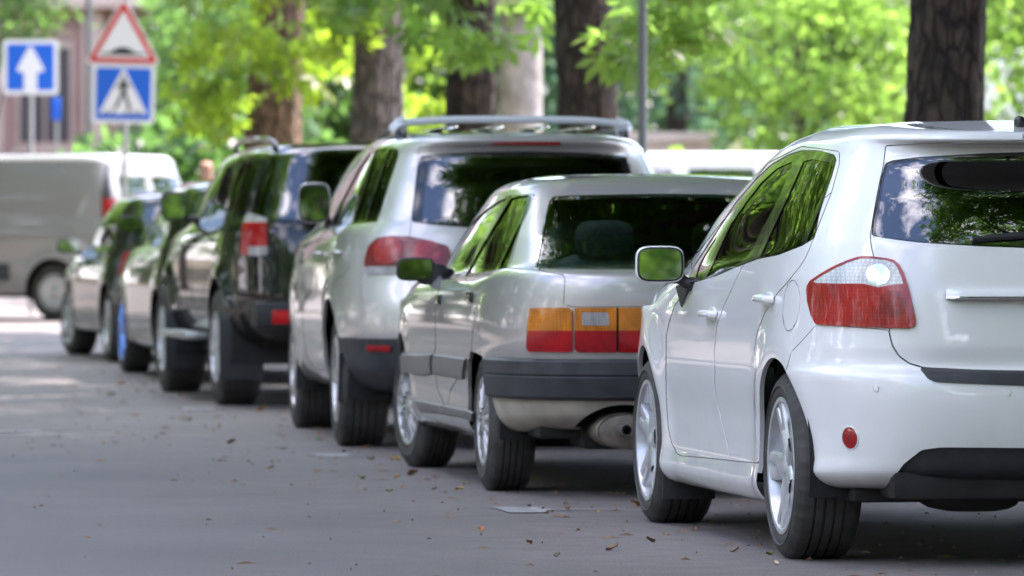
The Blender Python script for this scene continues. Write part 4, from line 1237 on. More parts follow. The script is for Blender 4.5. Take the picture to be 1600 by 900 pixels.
    # door handles, fuel flap
    for (px, py, par) in ((1113, 490, FD), (1200, 466, RD)):
        p, n = c.hit(px, py, src=c.side_src); M = c.frame_at(p, n)
        mb = MB().tube([(-0.10, 0, 0.0), (-0.085, 0, 0.022), (-0.03, 0.002, 0.032), (0.04, 0.002, 0.032), (0.085, 0, 0.024), (0.10, 0, 0.0)], [0.012, 0.014, 0.014, 0.014, 0.015, 0.012], 10)
        V = np.array(mb.v); V[:, 0] *= -1; V = V @ M.T + p; mb.v = [tuple(v) for v in V]
        h = c.sided('door_handle', mb, 'white_paint', par)
        mb = MB().sq((0, 0, 0), (0.07, 0.028, 0.006), 0.9, 18, 8); V = np.array(mb.v) @ M.T + p; mb.v = [tuple(v) for v in V]
        c.sided('handle_cup', mb, 'white_paint', par)
    p, n = c.hit(1236, 476); M = c.frame_at(p, n)
    for r0, r1, h, mat in ((0.083, 0.0855, 0.0015, 'pale_gap'),):
        mb = MB().lathe([(r0, 0.001), (r0, h), (r1, h), (r1, 0.001)], 40, axis='z')
        # drape the ring on the flank
        V = np.array(mb.v) @ M.T + p
        Q = c.full.V; out = []
        for v in V:
            k = np.argmin((Q[:, 0] - v[0]) ** 2 + (Q[:, 2] - v[2]) ** 2 + np.where(Q[:, 1] < 0.4, 9, 0)); out.append((v[0], Q[k, 1] + 0.001, v[2]))
        mb.v = out
        c.sided('fuel_flap', mb, mat, both=False)
    fp, fn = c.hit(1083, 441, src=c.side_src)
    wing_mirror(c, 1031, 413, 76, 58, fp + [0.0, 0.0, 0.0], 'white_paint', depth=0.13, e=0.42, yaw=0.12)
    f0, f1, f2 = c.hit(1086, 440, src=c.side_src)[0], c.hit(1063, 447, src=c.side_src)[0], c.hit(1066, 480, src=c.side_src)[0]
    o_ = np.array([0, 0.018, 0.0])
    c.sided('mirror_foot', MB().add([f0, f1, f2, f0 + o_, f1 + o_, f2 + o_ * 0.3], [(0, 1, 4, 3), (1, 2, 5, 4), (2, 0, 3, 5), (3, 4, 5), (0, 2, 1)]), 'black_plastic')
    # wheels, liners, mud flap, underside
    add_wheels(c, RX, FX, 0.317, 0.215, 0.226, 0.862, 'five', 'alloy', steer=0.0, n=120)
    wheel_wells(c, [(RX, ZC), (FX, ZC)], 0.372)
    for x in (FX - 0.33,):
        mb = MB().box((x, 0.76, 0.20), (0.012, 0.20, 0.20), bev=0.005)
        c.sided('mud_flap', mb, 'black_plastic')
    MB().box((2.1, 0, 0.23), (3.6, 1.42, 0.05), bev=0.02).build('underbody', 'underbody', c.root)
    MB().box((0.30, 0, 0.27), (0.42, 1.25, 0.10), bev=0.03).build('underbody', 'underbody', c.root)
    mb = MB().tube([(RX, -0.62, 0.26), (RX, 0.62, 0.26)], 0.04, 10).box((RX, 0, 0.25), (0.12, 0.9, 0.06), bev=0.01)
    mb.build('rear_axle', 'underbody', c.root)
    MB().sq((0.42, 0.30, 0.245), (0.22, 0.16, 0.075), 0.6, 18, 10).build('silencer', 'underbody', c.root)
    cabin(c, 1.75, 0.95, 0.52, 0.70)
    return c
# ------------------------------------------------------------------ older silver saloon
def silver_sedan():
    c = Car('sedan_car', 'older silver saloon with amber and red tail lights, behind the white hatchback', 'car', (-0.124, 24.55), 8.0, 1.12, 0.862, 0)
    RX, FX, ZC = 1.12, 3.807, 0.30
    rows = [
        dict(z=[(0, 0.30), (0.7, 0.27), (1.5, 0.2), (3.4, 0.2), (4.5, 0.24)], xr=0.45, xf=4.5, w=0.74),
        dict(z=[(0, 0.315), (0.7, 0.28), (1.5, 0.215), (3.4, 0.215), (4.5, 0.25)], xr=0.20, xf=4.66, w=0.82, ar=5.5),
        dict(z=[(0, 0.35), (0.7, 0.33), (1.5, 0.26), (3.4, 0.26), (4.5, 0.3)], xr=0.13, xf=4.72, w=0.868, ar=5.5),
        dict(z=0.42, xr=0.085, xf=4.75, w=0.885, ar=5.8),
        dict(z=0.55, xr=0.06, xf=4.76, w=0.897, ar=6),
        dict(z=0.63, xr=0.045, xf=4.76, w=0.902, ar=6.5),
        dict(z=0.72, xr=0.035, xf=4.74, w=0.903, ar=6.5),
        dict(z=0.80, xr=0.03, xf=4.70, w=0.898, ar=6.5),
        dict(z=[(0, 0.87), (1.5, 0.86), (3.4, 0.85), (4.5, 0.76)], xr=0.03, xf=4.66, w=0.887, ar=6.5),
        dict(z=[(0, 0.925), (0.6, 0.93), (1.5, 0.90), (3.4, 0.885), (4.5, 0.80)], xr=0.04, xf=4.58, w=0.868, ar=6.5),
        dict(z=[(0, 0.945), (0.6, 0.955), (1.5, 0.925), (3.4, 0.91), (4.3, 0.85)], xr=0.085, xf=4.4, w=0.845, ar=7),
        dict(z=[(0.6, 0.965), (1.5, 0.945), (3.4, 0.935)], xr=0.66, xf=3.70, w=0.815, ar=4.5, af=4.5, b=6),
        dict(z=[(0.9, 1.10), (1.5, 1.09), (3.2, 1.08)], xr=0.93, xf=3.35, w=0.758, ar=4.5, af=4, b=6),
        dict(z=[(1.2, 1.245), (1.6, 1.245), (2.8, 1.235)], xr=1.22, xf=2.95, w=0.685, ar=4.5, af=3.8, b=6),
        dict(z=[(1.2, 1.298), (1.8, 1.31), (2.8, 1.30)], xr=1.33, xf=2.80, w=0.645, ar=4.5, af=3.6, b=6),
        dict(z=[(1.2, 1.325), (1.8, 1.345), (2.6, 1.335)], xr=1.41, xf=2.68, w=0.59, ar=4.5, af=3.4, b=6),
        dict(z=[(1.2, 1.34), (1.9, 1.365), (2.6, 1.352)], xr=1.48, xf=2.6, w=0.48, ar=4.5, af=3.4),
        dict(z=[(1.2, 1.35), (1.9, 1.376), (2.6, 1.362)], xr=1.53, xf=2.55, w=0.25, ar=4, af=3.4),
        dict(z=[(1.2, 1.353), (1.9, 1.379), (2.6, 1.365)], xr=1.56, xf=2.52, w=0.0),
    ]
    c.loft(rows, 2.0, nR=130, nF=90, bulges=[(FX, ZC, 0.36, 0.010, 0.08)], step=0.018)
    side = split(c.full, np.where((c.full.N[:, 1] > 0.5), -9.0, 9.0))[0]
    A = lambda p: Zm(580, 260, 3.0, p)
    B_ = lambda p: Zm(580, 500, 3.0, p)
    # flat-topped rear arch, round front arch
    arch = [(RX - 0.37, -0.1), (RX - 0.37, 0.34), (RX - 0.30, 0.49), (RX - 0.20, 0.585), (RX + 0.10, 0.60), (RX + 0.24, 0.55), (RX + 0.32, 0.44), (RX + 0.36, 0.30), (RX + 0.39, -0.1)]
    c.take(c.loc(arch, cond=lambda P: 0.5 - P.V[:, 1]), lip=0.016, zlow=0.3)
    c.take(c.circle(FX, ZC, 0.345, 0.45, 1.0), lip=0.016, zlow=0.3)
    frame = c.take(c.pix(A([(333, 447), (345, 402), (400, 330), (470, 255), (540, 192), (600, 153), (660, 136), (735, 129), (753, 145), (736, 195), (702, 275), (670, 370), (642, 460), (629, 507), (520, 516), (415, 526), (400, 529), (330, 531)]), xmin=0.9, xmax=3.7, zmin=0.85, ymin=0.3), lip=0.012)
    frame = refine(frame)
    def sub(f): 
        nonlocal frame
        a, frame = split(frame, f(frame)); return a
    g1 = sub(c.pix(A([(342, 440), (405, 336), (480, 256), (545, 197), (600, 160), (637, 149), (600, 210), (540, 300), (480, 400), (432, 490), (412, 519), (338, 525)]), minf=-0.3))
    g2 = sub(c.pix(A([(440, 518), (480, 442), (545, 330), (610, 225), (655, 151), (690, 140), (735, 136), (738, 150), (700, 230), (655, 330), (610, 430), (570, 510)]), minf=-0.3))
    g3 = sub(c.pix(A([(583, 510), (622, 430), (668, 330), (712, 242), (737, 190), (702, 275), (666, 370), (640, 460), (626, 506)]), minf=-0.3))
    rw = c.take(c.pix(A([(768, 497), (778, 430), (795, 340), (815, 240), (836, 163), (852, 143), (1000, 137), (1300, 132), (2600, 135), (2600, 500), (1500, 495), (1200, 491), (900, 493)]), xmax=1.6, xmin=0.45, zmin=0.9), lip=0.012)
    scr = c.take(lambda P: np.maximum.reduce([-(P.N[:, 0] - 0.2) * 0.3, 2.5 - P.V[:, 0], P.V[:, 0] - 3.65, 0.97 - P.V[:, 2], P.V[:, 2] - 1.30, P.V[:, 1] - (0.74 - (P.V[:, 2] - 0.95) * 0.35)]), lip=0.01)
    hl = c.take(lambda P: np.maximum.reduce([4.55 - P.V[:, 0], 0.60 - P.V[:, 2], P.V[:, 2] - 0.74, 0.42 - P.V[:, 1]]), lip=0.01)
    # tail lights: outer pair on the wings, wide panel on the boot lid
    outer = c.take(c.pix(A([(752, 664), (945, 662), (946, 869), (735, 866), (738, 800), (742, 740)]), xmax=0.5), lip=0.014)
    inner = c.take(c.pix(A([(954, 663), (2600, 650), (2600, 880), (954, 869)]), xmax=0.4, zmax=0.83, zmin=0.58), lip=0.014)
    # boot lid and its gap
    lid = [(855, 426), (880, 430), (882, 437), (880, 478), (900, 480), (1700, 476), (1700, 395), (880, 395), (840, 421)]
    bl = c.take(c.pix(lid, xmax=0.75, zmin=0.78))
    bl, bg_ = split(bl, c.pix(lid, grow=-1.0, minf=-0.5)(bl))
    # doors
    dp = A([(325, 450), (318, 560), (300, 640), (298, 740), (300, 860)]) + B_([(296, 140), (300, 250), (310, 330), (345, 400), (380, 455), (480, 420), (470, 300), (440, 175)]) + A([(545, 860), (500, 780), (520, 640), (560, 530), (640, 500), (700, 290), (770, 130), (600, 140), (400, 300)])
    drs = c.take(c.pix(dp, xmin=0.9, xmax=3.75, zmax=1.29))
    drs, dg = split(drs, c.pix(dp, grow=-0.8, minf=-0.3)(drs))
    right_of = A([(632, 140), (600, 210), (540, 300), (480, 400), (425, 505), (400, 530), (430, 640), (470, 760), (480, 860)]) + B_([(440, 150), (470, 270), (490, 420), (700, 420), (700, -700)])
    right_of = A([(648, 130), (600, 215), (540, 305), (480, 405), (428, 510), (462, 560), (475, 640), (478, 740), (470, 860)]) + B_([(432, 230), (370, 330), (345, 470), (700, 500), (700, -720)])
    rd, rest = split(drs, c.pix(right_of, grow=-0.5, minf=-0.3)(drs))
    mg, fd = split(rest, c.pix(right_of, grow=0.5, minf=-0.3)(rest))
    FD = c.emit('front_door', [fd, fd.skirt(0.01)], 'warm_silver')
    RD = c.emit('rear_door', [rd, rd.skirt(0.01)], 'warm_silver')
    c.emit('door_gap', [dg.moved(-0.005)], 'panel_gap', parent=RD)
    if mg is not None: c.emit('door_gap', [mg.moved(-0.005)], 'panel_gap', parent=FD)
    BL = c.emit('boot_lid', [bl, bl.skirt(0.01)], 'warm_silver', centre=True)
    c.emit('lid_gap', [bg_.moved(-0.007)], 'panel_gap', parent=BL, centre=True)
    # lower valance of bare plastic with the exhaust cut-out
    val = c.take(c.loc([(-0.2, -0.1), (0.80, -0.1), (0.80, 0.40), (0.2, 0.425), (-0.2, 0.425)]))
    notch, val = split(val, (lambda P: np.where(P.V[:, 0] < 0.4, np.hypot((P.V[:, 1] - 0.40) / 0.19, (P.V[:, 2] - 0.28) / 0.115) - 1, 1.0))(val))
    B = c.emit('body', [c.P] + c.skirts, 'warm_silver', centre=True)
    c.emit('valance', [val, val.skirt(0.01)], 'beige_plastic', centre=True)
    c.emit('window_surround', [frame.moved(0.001)], 'gloss_black', parent=B)
    c.emit('window', [g1.moved(-0.006)], 'green_glass', parent=FD)
    c.emit('window', [g2.moved(-0.006)], 'green_glass', parent=RD)
    if g3 is not None: c.emit('window', [g3.moved(-0.006)], 'side_glass', parent=B)
    rim_out, pane = split(rw, -c.pix(A([(772, 497), (783, 430), (800, 340), (820, 240), (842, 167), (858, 148), (1000, 142), (1300, 137), (2600, 140), (2600, 493), (1500, 490), (1200, 487), (900, 489)]), minf=-0.3)(rw))
    rim_out, pane = (rim_out, pane)
    RW = c.emit('rear_window', [pane.moved(-0.004)], 'green_glass', parent=B, centre=True)
    c.emit('window_border', [rim_out.moved(0.003), rim_out.moved(0.003).skirt(0.01)], 'chrome', parent=B, centre=True)
    c.emit('windscreen', [scr.moved(-0.004)], 'green_glass', centre=True)
    c.emit('headlight', [hl.moved(-0.004)], 'lamp_chrome')
    # lamps
    def halves(p, ysplit):
        return split(p, (lambda q: c.project(q.V)[:, 1] - ysplit)(p))
    up, lo = halves(outer, 516.5)
    TL = c.emit('tail_light', [lo.moved(0.012), lo.moved(0.012).skirt(0.02)], 'red_lens')
    c.emit('amber_lens', [up.moved(0.012), up.moved(0.012).skirt(0.02)], 'amber_lens', parent=TL)
    up, lo = halves(inner, 517.0)
    # each lens block of the panel is a part of its own
    PN = None
    q = refine(inner)
    for k, (x0, x1) in enumerate(((898.5, 963.5), (966.5, 1600))):
        blk = split(q, c.pix([(x0, 470), (x1, 465), (x1, 570), (x0, 570)], minf=-0.5)(q))[0]
        if blk is None: continue
        up, lo = split(blk, (lambda p: c.project(p.V)[:, 1] - 516.0)(blk))
        if k == 0:
            rev, up = split(up, c.pix([(910, 488), (951, 488), (952, 508), (910, 508)], minf=-0.5)(up))
            PN = c.emit('boot_lamp', [lo.moved(0.012), lo.moved(0.012).skirt(0.02)], 'red_lens')
            c.emit('amber_lens', [up.moved(0.012), up.moved(0.012).skirt(0.02)], 'amber_lens', parent=PN)
            c.emit('reversing_lens', [rev.moved(0.013)], 'grey_lens', parent=PN)
        else:
            PC = c.emit('centre_lamp', [lo.moved(0.011), lo.moved(0.011).skirt(0.02)], 'red_lens', centre=True)
            c.emit('amber_lens', [up.moved(0.011), up.moved(0.011).skirt(0.02)], 'amber_lens', parent=PC, centre=True)
    c.emit('lamp_housing', [inner.moved(-0.004)], 'panel_gap', centre=True)
    # dark wrap-round bumper with a ledge on top, built proud of the body
    yy, Pv = [], c.full
    def ring_at(z, out, x_end):
        r = Pv.V[np.abs(Pv.V[:, 2] - z) < 0.012]; r = r[r[:, 0] < x_end]
        ang = np.arctan2(r[:, 1], 1.2 - r[:, 0]); o = np.argsort(ang); r = r[o]
        t = np.linspace(0, ang.max(), 60)
        x = np.interp(t, ang[o], r[:, 0]); y = np.interp(t, ang[o], r[:, 1])
        for _ in range(3):
            x[1:-1] = (x[:-2] + x[1:-1] + x[2:]) / 3; y[1:-1] = (y[:-2] + y[1:-1] + y[2:]) / 3
        T = np.gradient(np.c_[x, y], axis=0); n = np.c_[-T[:, 1], T[:, 0]]; n /= np.linalg.norm(n, axis=1)[:, None] + 1e-9
        n *= np.where((n[:, 0] * (x - 1.2) + n[:, 1] * y) < 0, -1, 1)[:, None]
        return np.c_[x + n[:, 0] * out, y + n[:, 1] * out, np.full(60, z)]
    secs = [ring_at(0.585, 0.0, 0.74), ring_at(0.580, 0.020, 0.74), ring_at(0.572, 0.030, 0.74), ring_at(0.52, 0.038, 0.75), ring_at(0.512, 0.032, 0.75), ring_at(0.506, 0.038, 0.75), ring_at(0.425, 0.034, 0.78), ring_at(0.412, 0.02, 0.79), ring_at(0.41, 0.0, 0.79)]
    mb = MB(); m = 60
    V = np.vstack(secs); V = np.vstack([V, V * [1, -1, 1]])
    F = [(k * m + i, k * m + i + 1, (k + 1) * m + i + 1, (k + 1) * m + i) for k in range(len(secs) - 1) for i in range(m - 1)]
    o_ = len(secs) * m
    F += [tuple(o_ + i for i in f[::-1]) for f in F]
    mb.add(V, F); mb.build('rear_bumper', 'grey_plastic', c.root, angle=30)
    # rubbing strips along the doors, sill trim, handles
    def flank_strip(pts_t, pts_b, out, name, mat, parent):
        n = 14; V = []
        T = np.array(pts_t, float); Bt = np.array(pts_b, float)
        for t in np.linspace(0, 1, n):
            a = c.hit(*(T[0] + (T[1] - T[0]) * t), src=side)[0]; b = c.hit(*(Bt[0] + (Bt[1] - Bt[0]) * t), src=side)[0]
            V += [a + [0, 0.0, 0], a + [0, out * 0.8, -0.006], (a + b) / 2 + [0, out, 0], b + [0, out * 0.8, 0.006], b]
        # even out the sampled surface
        V = np.array(V).reshape(n, 5, 3)
        for _ in range(3): V[1:-1] = (V[:-2] + V[1:-1] + V[2:]) / 3
        F = [(i * 5 + j, i * 5 + j + 1, (i + 1) * 5 + j + 1, (i + 1) * 5 + j) for i in range(n - 1) for j in range(4)]
        F += [(0, 1, 2, 3, 4), tuple((n - 1) * 5 + j for j in (4, 3, 2, 1, 0))]
        c.sided(name, MB().add(V.reshape(-1, 3), F), mat, parent, angle=30)
    flank_strip(B_([(150, 158), (288, 160)]), B_([(150, 252), (288, 262)]), 0.016, 'rubbing_strip', 'side_trim_plastic', FD)
    flank_strip(B_([(300, 161), (450, 172)]), B_([(300, 262), (438, 275)]), 0.016, 'rubbing_strip', 'side_trim_plastic', RD)
    flank_strip(B_([(205, 378), (335, 402)]), B_([(238, 428), (345, 448)]), 0.012, 'sill_trim', 'side_trim_plastic', B)
    flank_strip(B_([(340, 404), (478, 428)]), B_([(352, 450), (478, 474)]), 0.012, 'sill_trim', 'side_trim_plastic', B)
    for (px, py, par) in ((735.5, 465, RD), (686, 468, FD)):
        p, n = c.hit(px, py, src=side); M = c.frame_at(p, n)
        mb = MB().box((0, 0, 0.004), (0.17, 0.045, 0.014), bev=0.005); V = np.array(mb.v) @ M.T + p; mb.v = [tuple(v) for v in V]
        c.sided('door_handle', mb, 'gloss_black', par)
    # exhaust silencer and tailpipe in the cut-out
    sil, ns = MB(), 28
    st = [(0.115, 0.05), (0.112, 0.80), (0.118, 0.93), (0.108, 0.96), (0.112, 1.0), (0.135, 1.0), (0.46, 1.0), (0.48, 0.9), (0.48, 0.05)]
    Vs = [(x, 0.40 + 0.128 * k * math.cos(q), 0.285 + 0.076 * k * math.sin(q)) for x, k in st for q in np.linspace(0, 2 * math.pi, ns, endpoint=False)]
    sil.add(Vs, [(i * ns + j, i * ns + (j + 1) % ns, (i + 1) * ns + (j + 1) % ns, (i + 1) * ns + j) for i in range(len(st) - 1) for j in range(ns)]).build('silencer', 'muffler_steel', c.root, angle=40)
    mb = MB().lathe([(0.021, 0.0), (0.025, 0.0), (0.025, 0.22), (0.021, 0.22), (0.021, 0.0)], 22, axis='z')
    V = np.array(mb.v)[:, [2, 0, 1]] * [1, 1, 1] + [0.0, 0.415, 0.292]; mb.v = [tuple(v) for v in V]
    mb.build('tailpipe', 'pipe_steel', c.root)
    fp = c.hit(693, 427, src=side)[0]
    wing_mirror(c, 649, 420.5, 60, 37, fp, 'black_plastic', depth=0.09, e=0.3, arm=False)
    q_ = c.project(fp[None])[0]
    mb = MB().sq(fp + [0.02, 0.05, -0.005], (0.05, 0.075, 0.05), 0.6, 16, 10); c.sided('mirror_foot', mb, 'black_plastic')
    add_wheels(c, RX, FX, 0.303, 0.188, 0.187, 0.862, 'multi', 'old_alloy', steer=8.0, n=96, tyre_mat='rubber')
    wheel_wells(c, [(RX, ZC + 0.02), (FX, ZC)], 0.37)
    MB().box((2.4, 0, 0.27), (4.0, 1.45, 0.05), bev=0.02).build('underbody', 'underbody', c.root)
    MB().box((0.55, -0.1, 0.27), (0.40, 1.3, 0.14), bev=0.04).build('fuel_tank', 'underbody', c.root)
    mb = MB().tube([(RX, -0.7, 0.23), (RX, 0.7, 0.23)], 0.045, 10); mb.build('rear_axle', 'underbody', c.root)
    cabin(c, 2.15, 1.35, 0.40, 0.68, mat='teal_seat', floor=(0.9, 3.6))
    MB().box((0.98, 0, 0.93), (0.55, 1.3, 0.03), bev=0.01).build('parcel_shelf', 'teal_seat', c.root)
    return c
# ------------------------------------------------------------------ helpers shared by the other cars
def flank(c): return split(c.full, np.where(c.full.N[:, 1] > 0.45, -9.0, 9.0))[0]

def carve(c, piece, outlines, grow=0.0):
    """cut several outlines out of a piece; returns the cut-outs and what is left"""
    out = []
    for o in outlines:
        a, piece = split(piece, c.pix(o, grow=grow, minf=-0.4)(piece)); out.append(a)
    return out, piece

def screen(c, x0, x1, z0, z1, y0):
    return c.take(lambda P: np.maximum.reduce([-(P.N[:, 0] - 0.2) * 0.3, x0 - P.V[:, 0], P.V[:, 0] - x1, z0 - P.V[:, 2], P.V[:, 2] - z1, P.V[:, 1] - (y0 - (P.V[:, 2] - z0) * 0.35)]), lip=0.01)

def doors(c, outline, right_of, paint_name, xmin, xmax, zmax, gapmat='panel_gap'):
    d = c.take(c.pix(outline, xmin=xmin, xmax=xmax, zmax=zmax))
    d, g = split(d, c.pix(outline, grow=-0.7, minf=-0.3)(d))
    rd, rest = split(d, c.pix(right_of, grow=-0.4, minf=-0.3)(d))
    mg, fd = split(rest, c.pix(right_of, grow=0.4, minf=-0.3)(rest))
    FD = c.emit('front_door', [fd, fd.skirt(0.01)], paint_name)
    RD = c.emit('rear_door', [rd, rd.skirt(0.01)], paint_name)
    c.emit('door_gap', [g.moved(-0.005)], gapmat, parent=RD)
    if mg is not None: c.emit('door_gap', [mg.moved(-0.005)], gapmat, parent=FD)
    return FD, RD

def bar_handle(c, px, py, par, mat, side, L=0.19):
    p, n = c.hit(px, py, src=side); M = c.frame_at(p, n)
    mb = MB().tube([(-L / 2, 0, 0), (-L * 0.42, 0, 0.022), (-L * 0.15, 0, 0.03), (L * 0.2, 0, 0.03), (L * 0.42, 0, 0.022), (L / 2, 0, 0)], 0.013, 10)
    mb.v = [tuple(v) for v in np.array(mb.v) @ M.T + p]
    c.sided('door_handle', mb, mat, par)

# ------------------------------------------------------------------ large silver SUV
def silver_suv():
    c = Car('suv_car', 'large pale silver SUV with a silver roof cross bar, behind the black SUV', 'car', (-0.928, 30.05), 6.7, 0.96, 0.925, 0)
    RX, FX, ZC = 0.96, 3.815, 0.362
    rows = [
        dict(z=[(0, 0.30), (0.6, 0.29), (1.4, 0.28), (4, 0.28)], xr=0.40, xf=4.45, w=0.78),
        dict(z=[(0, 0.33), (0.6, 0.32), (1.4, 0.30), (4, 0.30)], xr=0.14, xf=4.6, w=0.87, ar=4.5),
        dict(z=[(0, 0.42), (1.4, 0.38), (4, 0.38)], xr=0.06, xf=4.68, w=0.925, ar=4.5),
        dict(z=0.55, xr=0.01, xf=4.7, w=0.950, ar=4.5),
        dict(z=0.60, xr=0.00, xf=4.71, w=0.958, ar=4.5),
        dict(z=0.74, xr=0.01, xf=4.71, w=0.962, ar=4.5),
        dict(z=0.88, xr=0.05, xf=4.70, w=0.958, ar=4.4),
        dict(z=[(0, 1.0), (2, 1.0), (4.4, 0.94)], xr=0.075, xf=4.66, w=0.950, ar=4.3),
        dict(z=[(0, 1.10), (2, 1.09), (3.6, 1.06), (4.5, 0.98)], xr=0.10, xf=4.60, w=0.932, ar=4.2),
        dict(z=[(0, 1.155), (2, 1.145), (3.6, 1.10), (4.4, 1.02)], xr=0.125, xf=4.45, w=0.905, ar=4.2),
        dict(z=[(0, 1.19), (2, 1.18), (3.6, 1.17)], xr=0.14, xf=3.85, w=0.875, ar=4.2, af=4.5),
        dict(z=1.36, xr=0.205, xf=3.35, w=0.81, ar=4.2, af=4),
        dict(z=[(0.3, 1.53), (1.5, 1.54), (2.8, 1.52)], xr=0.285, xf=2.85, w=0.73, ar=4.4, af=3.8),
        dict(z=[(0.3, 1.565), (1.5, 1.59), (2.8, 1.56)], xr=0.265, xf=2.7, w=0.695, ar=4.6, af=3.6),
        dict(z=[(0.3, 1.60), (1.5, 1.63), (2.6, 1.60)], xr=0.235, xf=2.6, w=0.645, ar=4.8, af=3.4),
        dict(z=[(0.3, 1.622), (1.5, 1.655), (2.6, 1.625)], xr=0.25, xf=2.5, w=0.57, ar=4.8, af=3.4),
        dict(z=[(0.3, 1.635), (1.5, 1.672), (2.5, 1.64)], xr=0.32, xf=2.4, w=0.40, ar=4.4, af=3.4),
        dict(z=[(0.3, 1.64), (1.5, 1.678), (2.5, 1.645)], xr=0.36, xf=2.35, w=0.2, ar=4, af=3.4),
        dict(z=[(0.3, 1.642), (1.5, 1.68), (2.5, 1.647)], xr=0.38, xf=2.3, w=0.0),
    ]
    c.loft(rows, 1.6, nR=110, nF=80, bulges=[(RX, ZC, 0.42, 0.014, 0.09), (FX, ZC, 0.42, 0.014, 0.09)], step=0.022)
    side = flank(c)
    A = lambda p: Zm(420, 160, 2.581, p)
    G = lambda p: Zm(420, 400, 2.813, p)
    c.take(c.circle(RX, ZC, 0.42, 0.45, 0.98), lip=0.018, zlow=0.34)
    c.take(c.circle(FX, ZC, 0.42, 0.45, 0.98), lip=0.018, zlow=0.34)
    frame = refine(c.take(c.pix(A([(252, 503), (270, 440), (310, 350), (350, 270), (390, 212), (430, 182), (480, 177), (520, 188), (524, 213), (507, 270), (482, 340), (462, 410), (437, 482), (350, 492)]), xmin=0.3, xmax=3.8, zmin=1.1, ymin=0.3), lip=0.012))
    (g1, g2, g3), frame = carve(c, frame, [A([(262, 496), (275, 442), (318, 352), (358, 272), (398, 215), (415, 200), (400, 260), (375, 350), (345, 440), (335, 490)]), A([(345, 489), (358, 440), (388, 350), (412, 262), (430, 192), (478, 186), (462, 240), (430, 330), (400, 430), (385, 485)]), A([(393, 484), (408, 430), (438, 335), (470, 240), (487, 188), (514, 194), (516, 213), (500, 268), (475, 338), (453, 410), (430, 478)])])
    rw = c.take(c.pix(A([(575, 482), (585, 400), (598, 270), (610, 216), (680, 207), (850, 199), (1060, 196), (1400, 196), (1400, 516), (1050, 515), (780, 504), (640, 493)]), xmax=0.6, zmin=1.1), lip=0.014)
    scr = screen(c, 2.7, 3.8, 1.20, 1.56, 0.78)
    hl = c.take(lambda P: np.maximum.reduce([4.35 - P.V[:, 0], 0.78 - P.V[:, 2], P.V[:, 2] - 0.95, 0.5 - P.V[:, 1]]), lip=0.01)
    lamp = c.take(c.pix(A([(386, 692), (390, 640), (405, 582), (440, 549), (500, 540), (565, 542), (640, 556), (722, 578), (735, 610), (722, 650), (660, 676), (565, 692), (470, 695)]), xmax=0.8, zmin=0.85), lip=0.014)
    gatep = A([(604, 180), (597, 270), (583, 390), (573, 480), (567, 545), (567, 700), (567, 745), (600, 755), (1500, 760), (1500, 160)])
    gate = c.take(c.pix(gatep, xmax=0.6, zmin=0.82, zmax=1.61))
    gate, gg = split(gate, c.pix(gatep, grow=-0.9, minf=-0.4)(gate))
    TG = c.emit('tailgate', [gate, gate.skirt(0.01)], 'pale_silver', centre=True)
    c.emit('gate_gap', [gg.moved(-0.007)], 'panel_gap', parent=TG, centre=True)
    dp = A([(245, 500), (195, 560), (175, 640), (168, 760)]) + G([(150, 200), (150, 330), (165, 440), (200, 500), (262, 500), (268, 350), (272, 200), (290, 110)]) + A([(300, 700), (350, 620), (440, 480), (530, 200), (470, 160), (380, 190)])
    FD, RD = doors(c, dp, A([(420, 170), (400, 260), (370, 370), (338, 495), (300, 560), (262, 640), (240, 760)]) + [(520, 700), (640, 500), (640, 180)], 'pale_silver', 0.5, 3.9, 1.59)
    # unpainted lower bumper and sills
    low = c.take(lambda P: P.V[:, 2] - 0.575 if False else np.maximum(P.V[:, 2] - 0.578, P.V[:, 0] - 0.95))
    B = c.emit('body', [c.P] + c.skirts, 'pale_silver', centre=True)
    LB = c.emit('lower_bumper', [low, low.skirt(0.012)], 'grey_plastic', centre=True)
    c.emit('window_surround', [frame.moved(0.0005)], 'gloss_black', parent=B)
    for g, par in ((g1, FD), (g2, RD), (g3, B)):
        if g is not None: c.emit('window', [g.moved(-0.006)], 'side_glass', parent=par)
    pane, brd = split(rw, c.pix(A([(618, 478), (622, 400), (632, 300), (645, 240), (680, 226), (850, 216), (1060, 212), (1400, 212), (1400, 496), (1050, 496), (780, 486), (650, 480)]), minf=-0.4)(rw))
    c.emit('rear_window', [pane.moved(-0.004)], 'dark_glass', parent=TG, centre=True)
    c.emit('window_border', [brd.moved(-0.0035)], 'gloss_black', parent=TG, centre=True)
    c.emit('windscreen', [scr.moved(-0.004)], 'clear_glass', centre=True)
    c.emit('headlight', [hl.moved(-0.004)], 'lamp_chrome')
    # tail lamp: outer block on the wing and inner block on the gate, clear band below
    lamp = refine(lamp)
    inn, outl = split(lamp, c.pix(A([(567, 500), (567, 760), (900, 760), (900, 500)]), minf=-0.5)(lamp))
    clear, outl = split(outl, c.pix(A([(370, 662), (470, 662), (580, 660), (580, 720), (370, 720)]), minf=-0.5)(outl))
    (r1,), outl = carve(c, outl, [smooth_poly(A([(430, 600), (445, 560), (490, 545), (530, 565), (538, 605), (520, 645), (475, 655), (438, 640)]), 3)])
    TL = c.emit('tail_light', [outl.moved(0.010), outl.moved(0.010).skirt(0.02)], 'red_lens_dark')
    if r1 is not None: c.emit('round_lens', [r1.moved(0.013), r1.moved(0.013).skirt(0.006)], 'red_lens_plain', parent=TL)
    if clear is not None: c.emit('clear_lens', [clear.moved(0.009)], 'grey_lens', parent=TL)
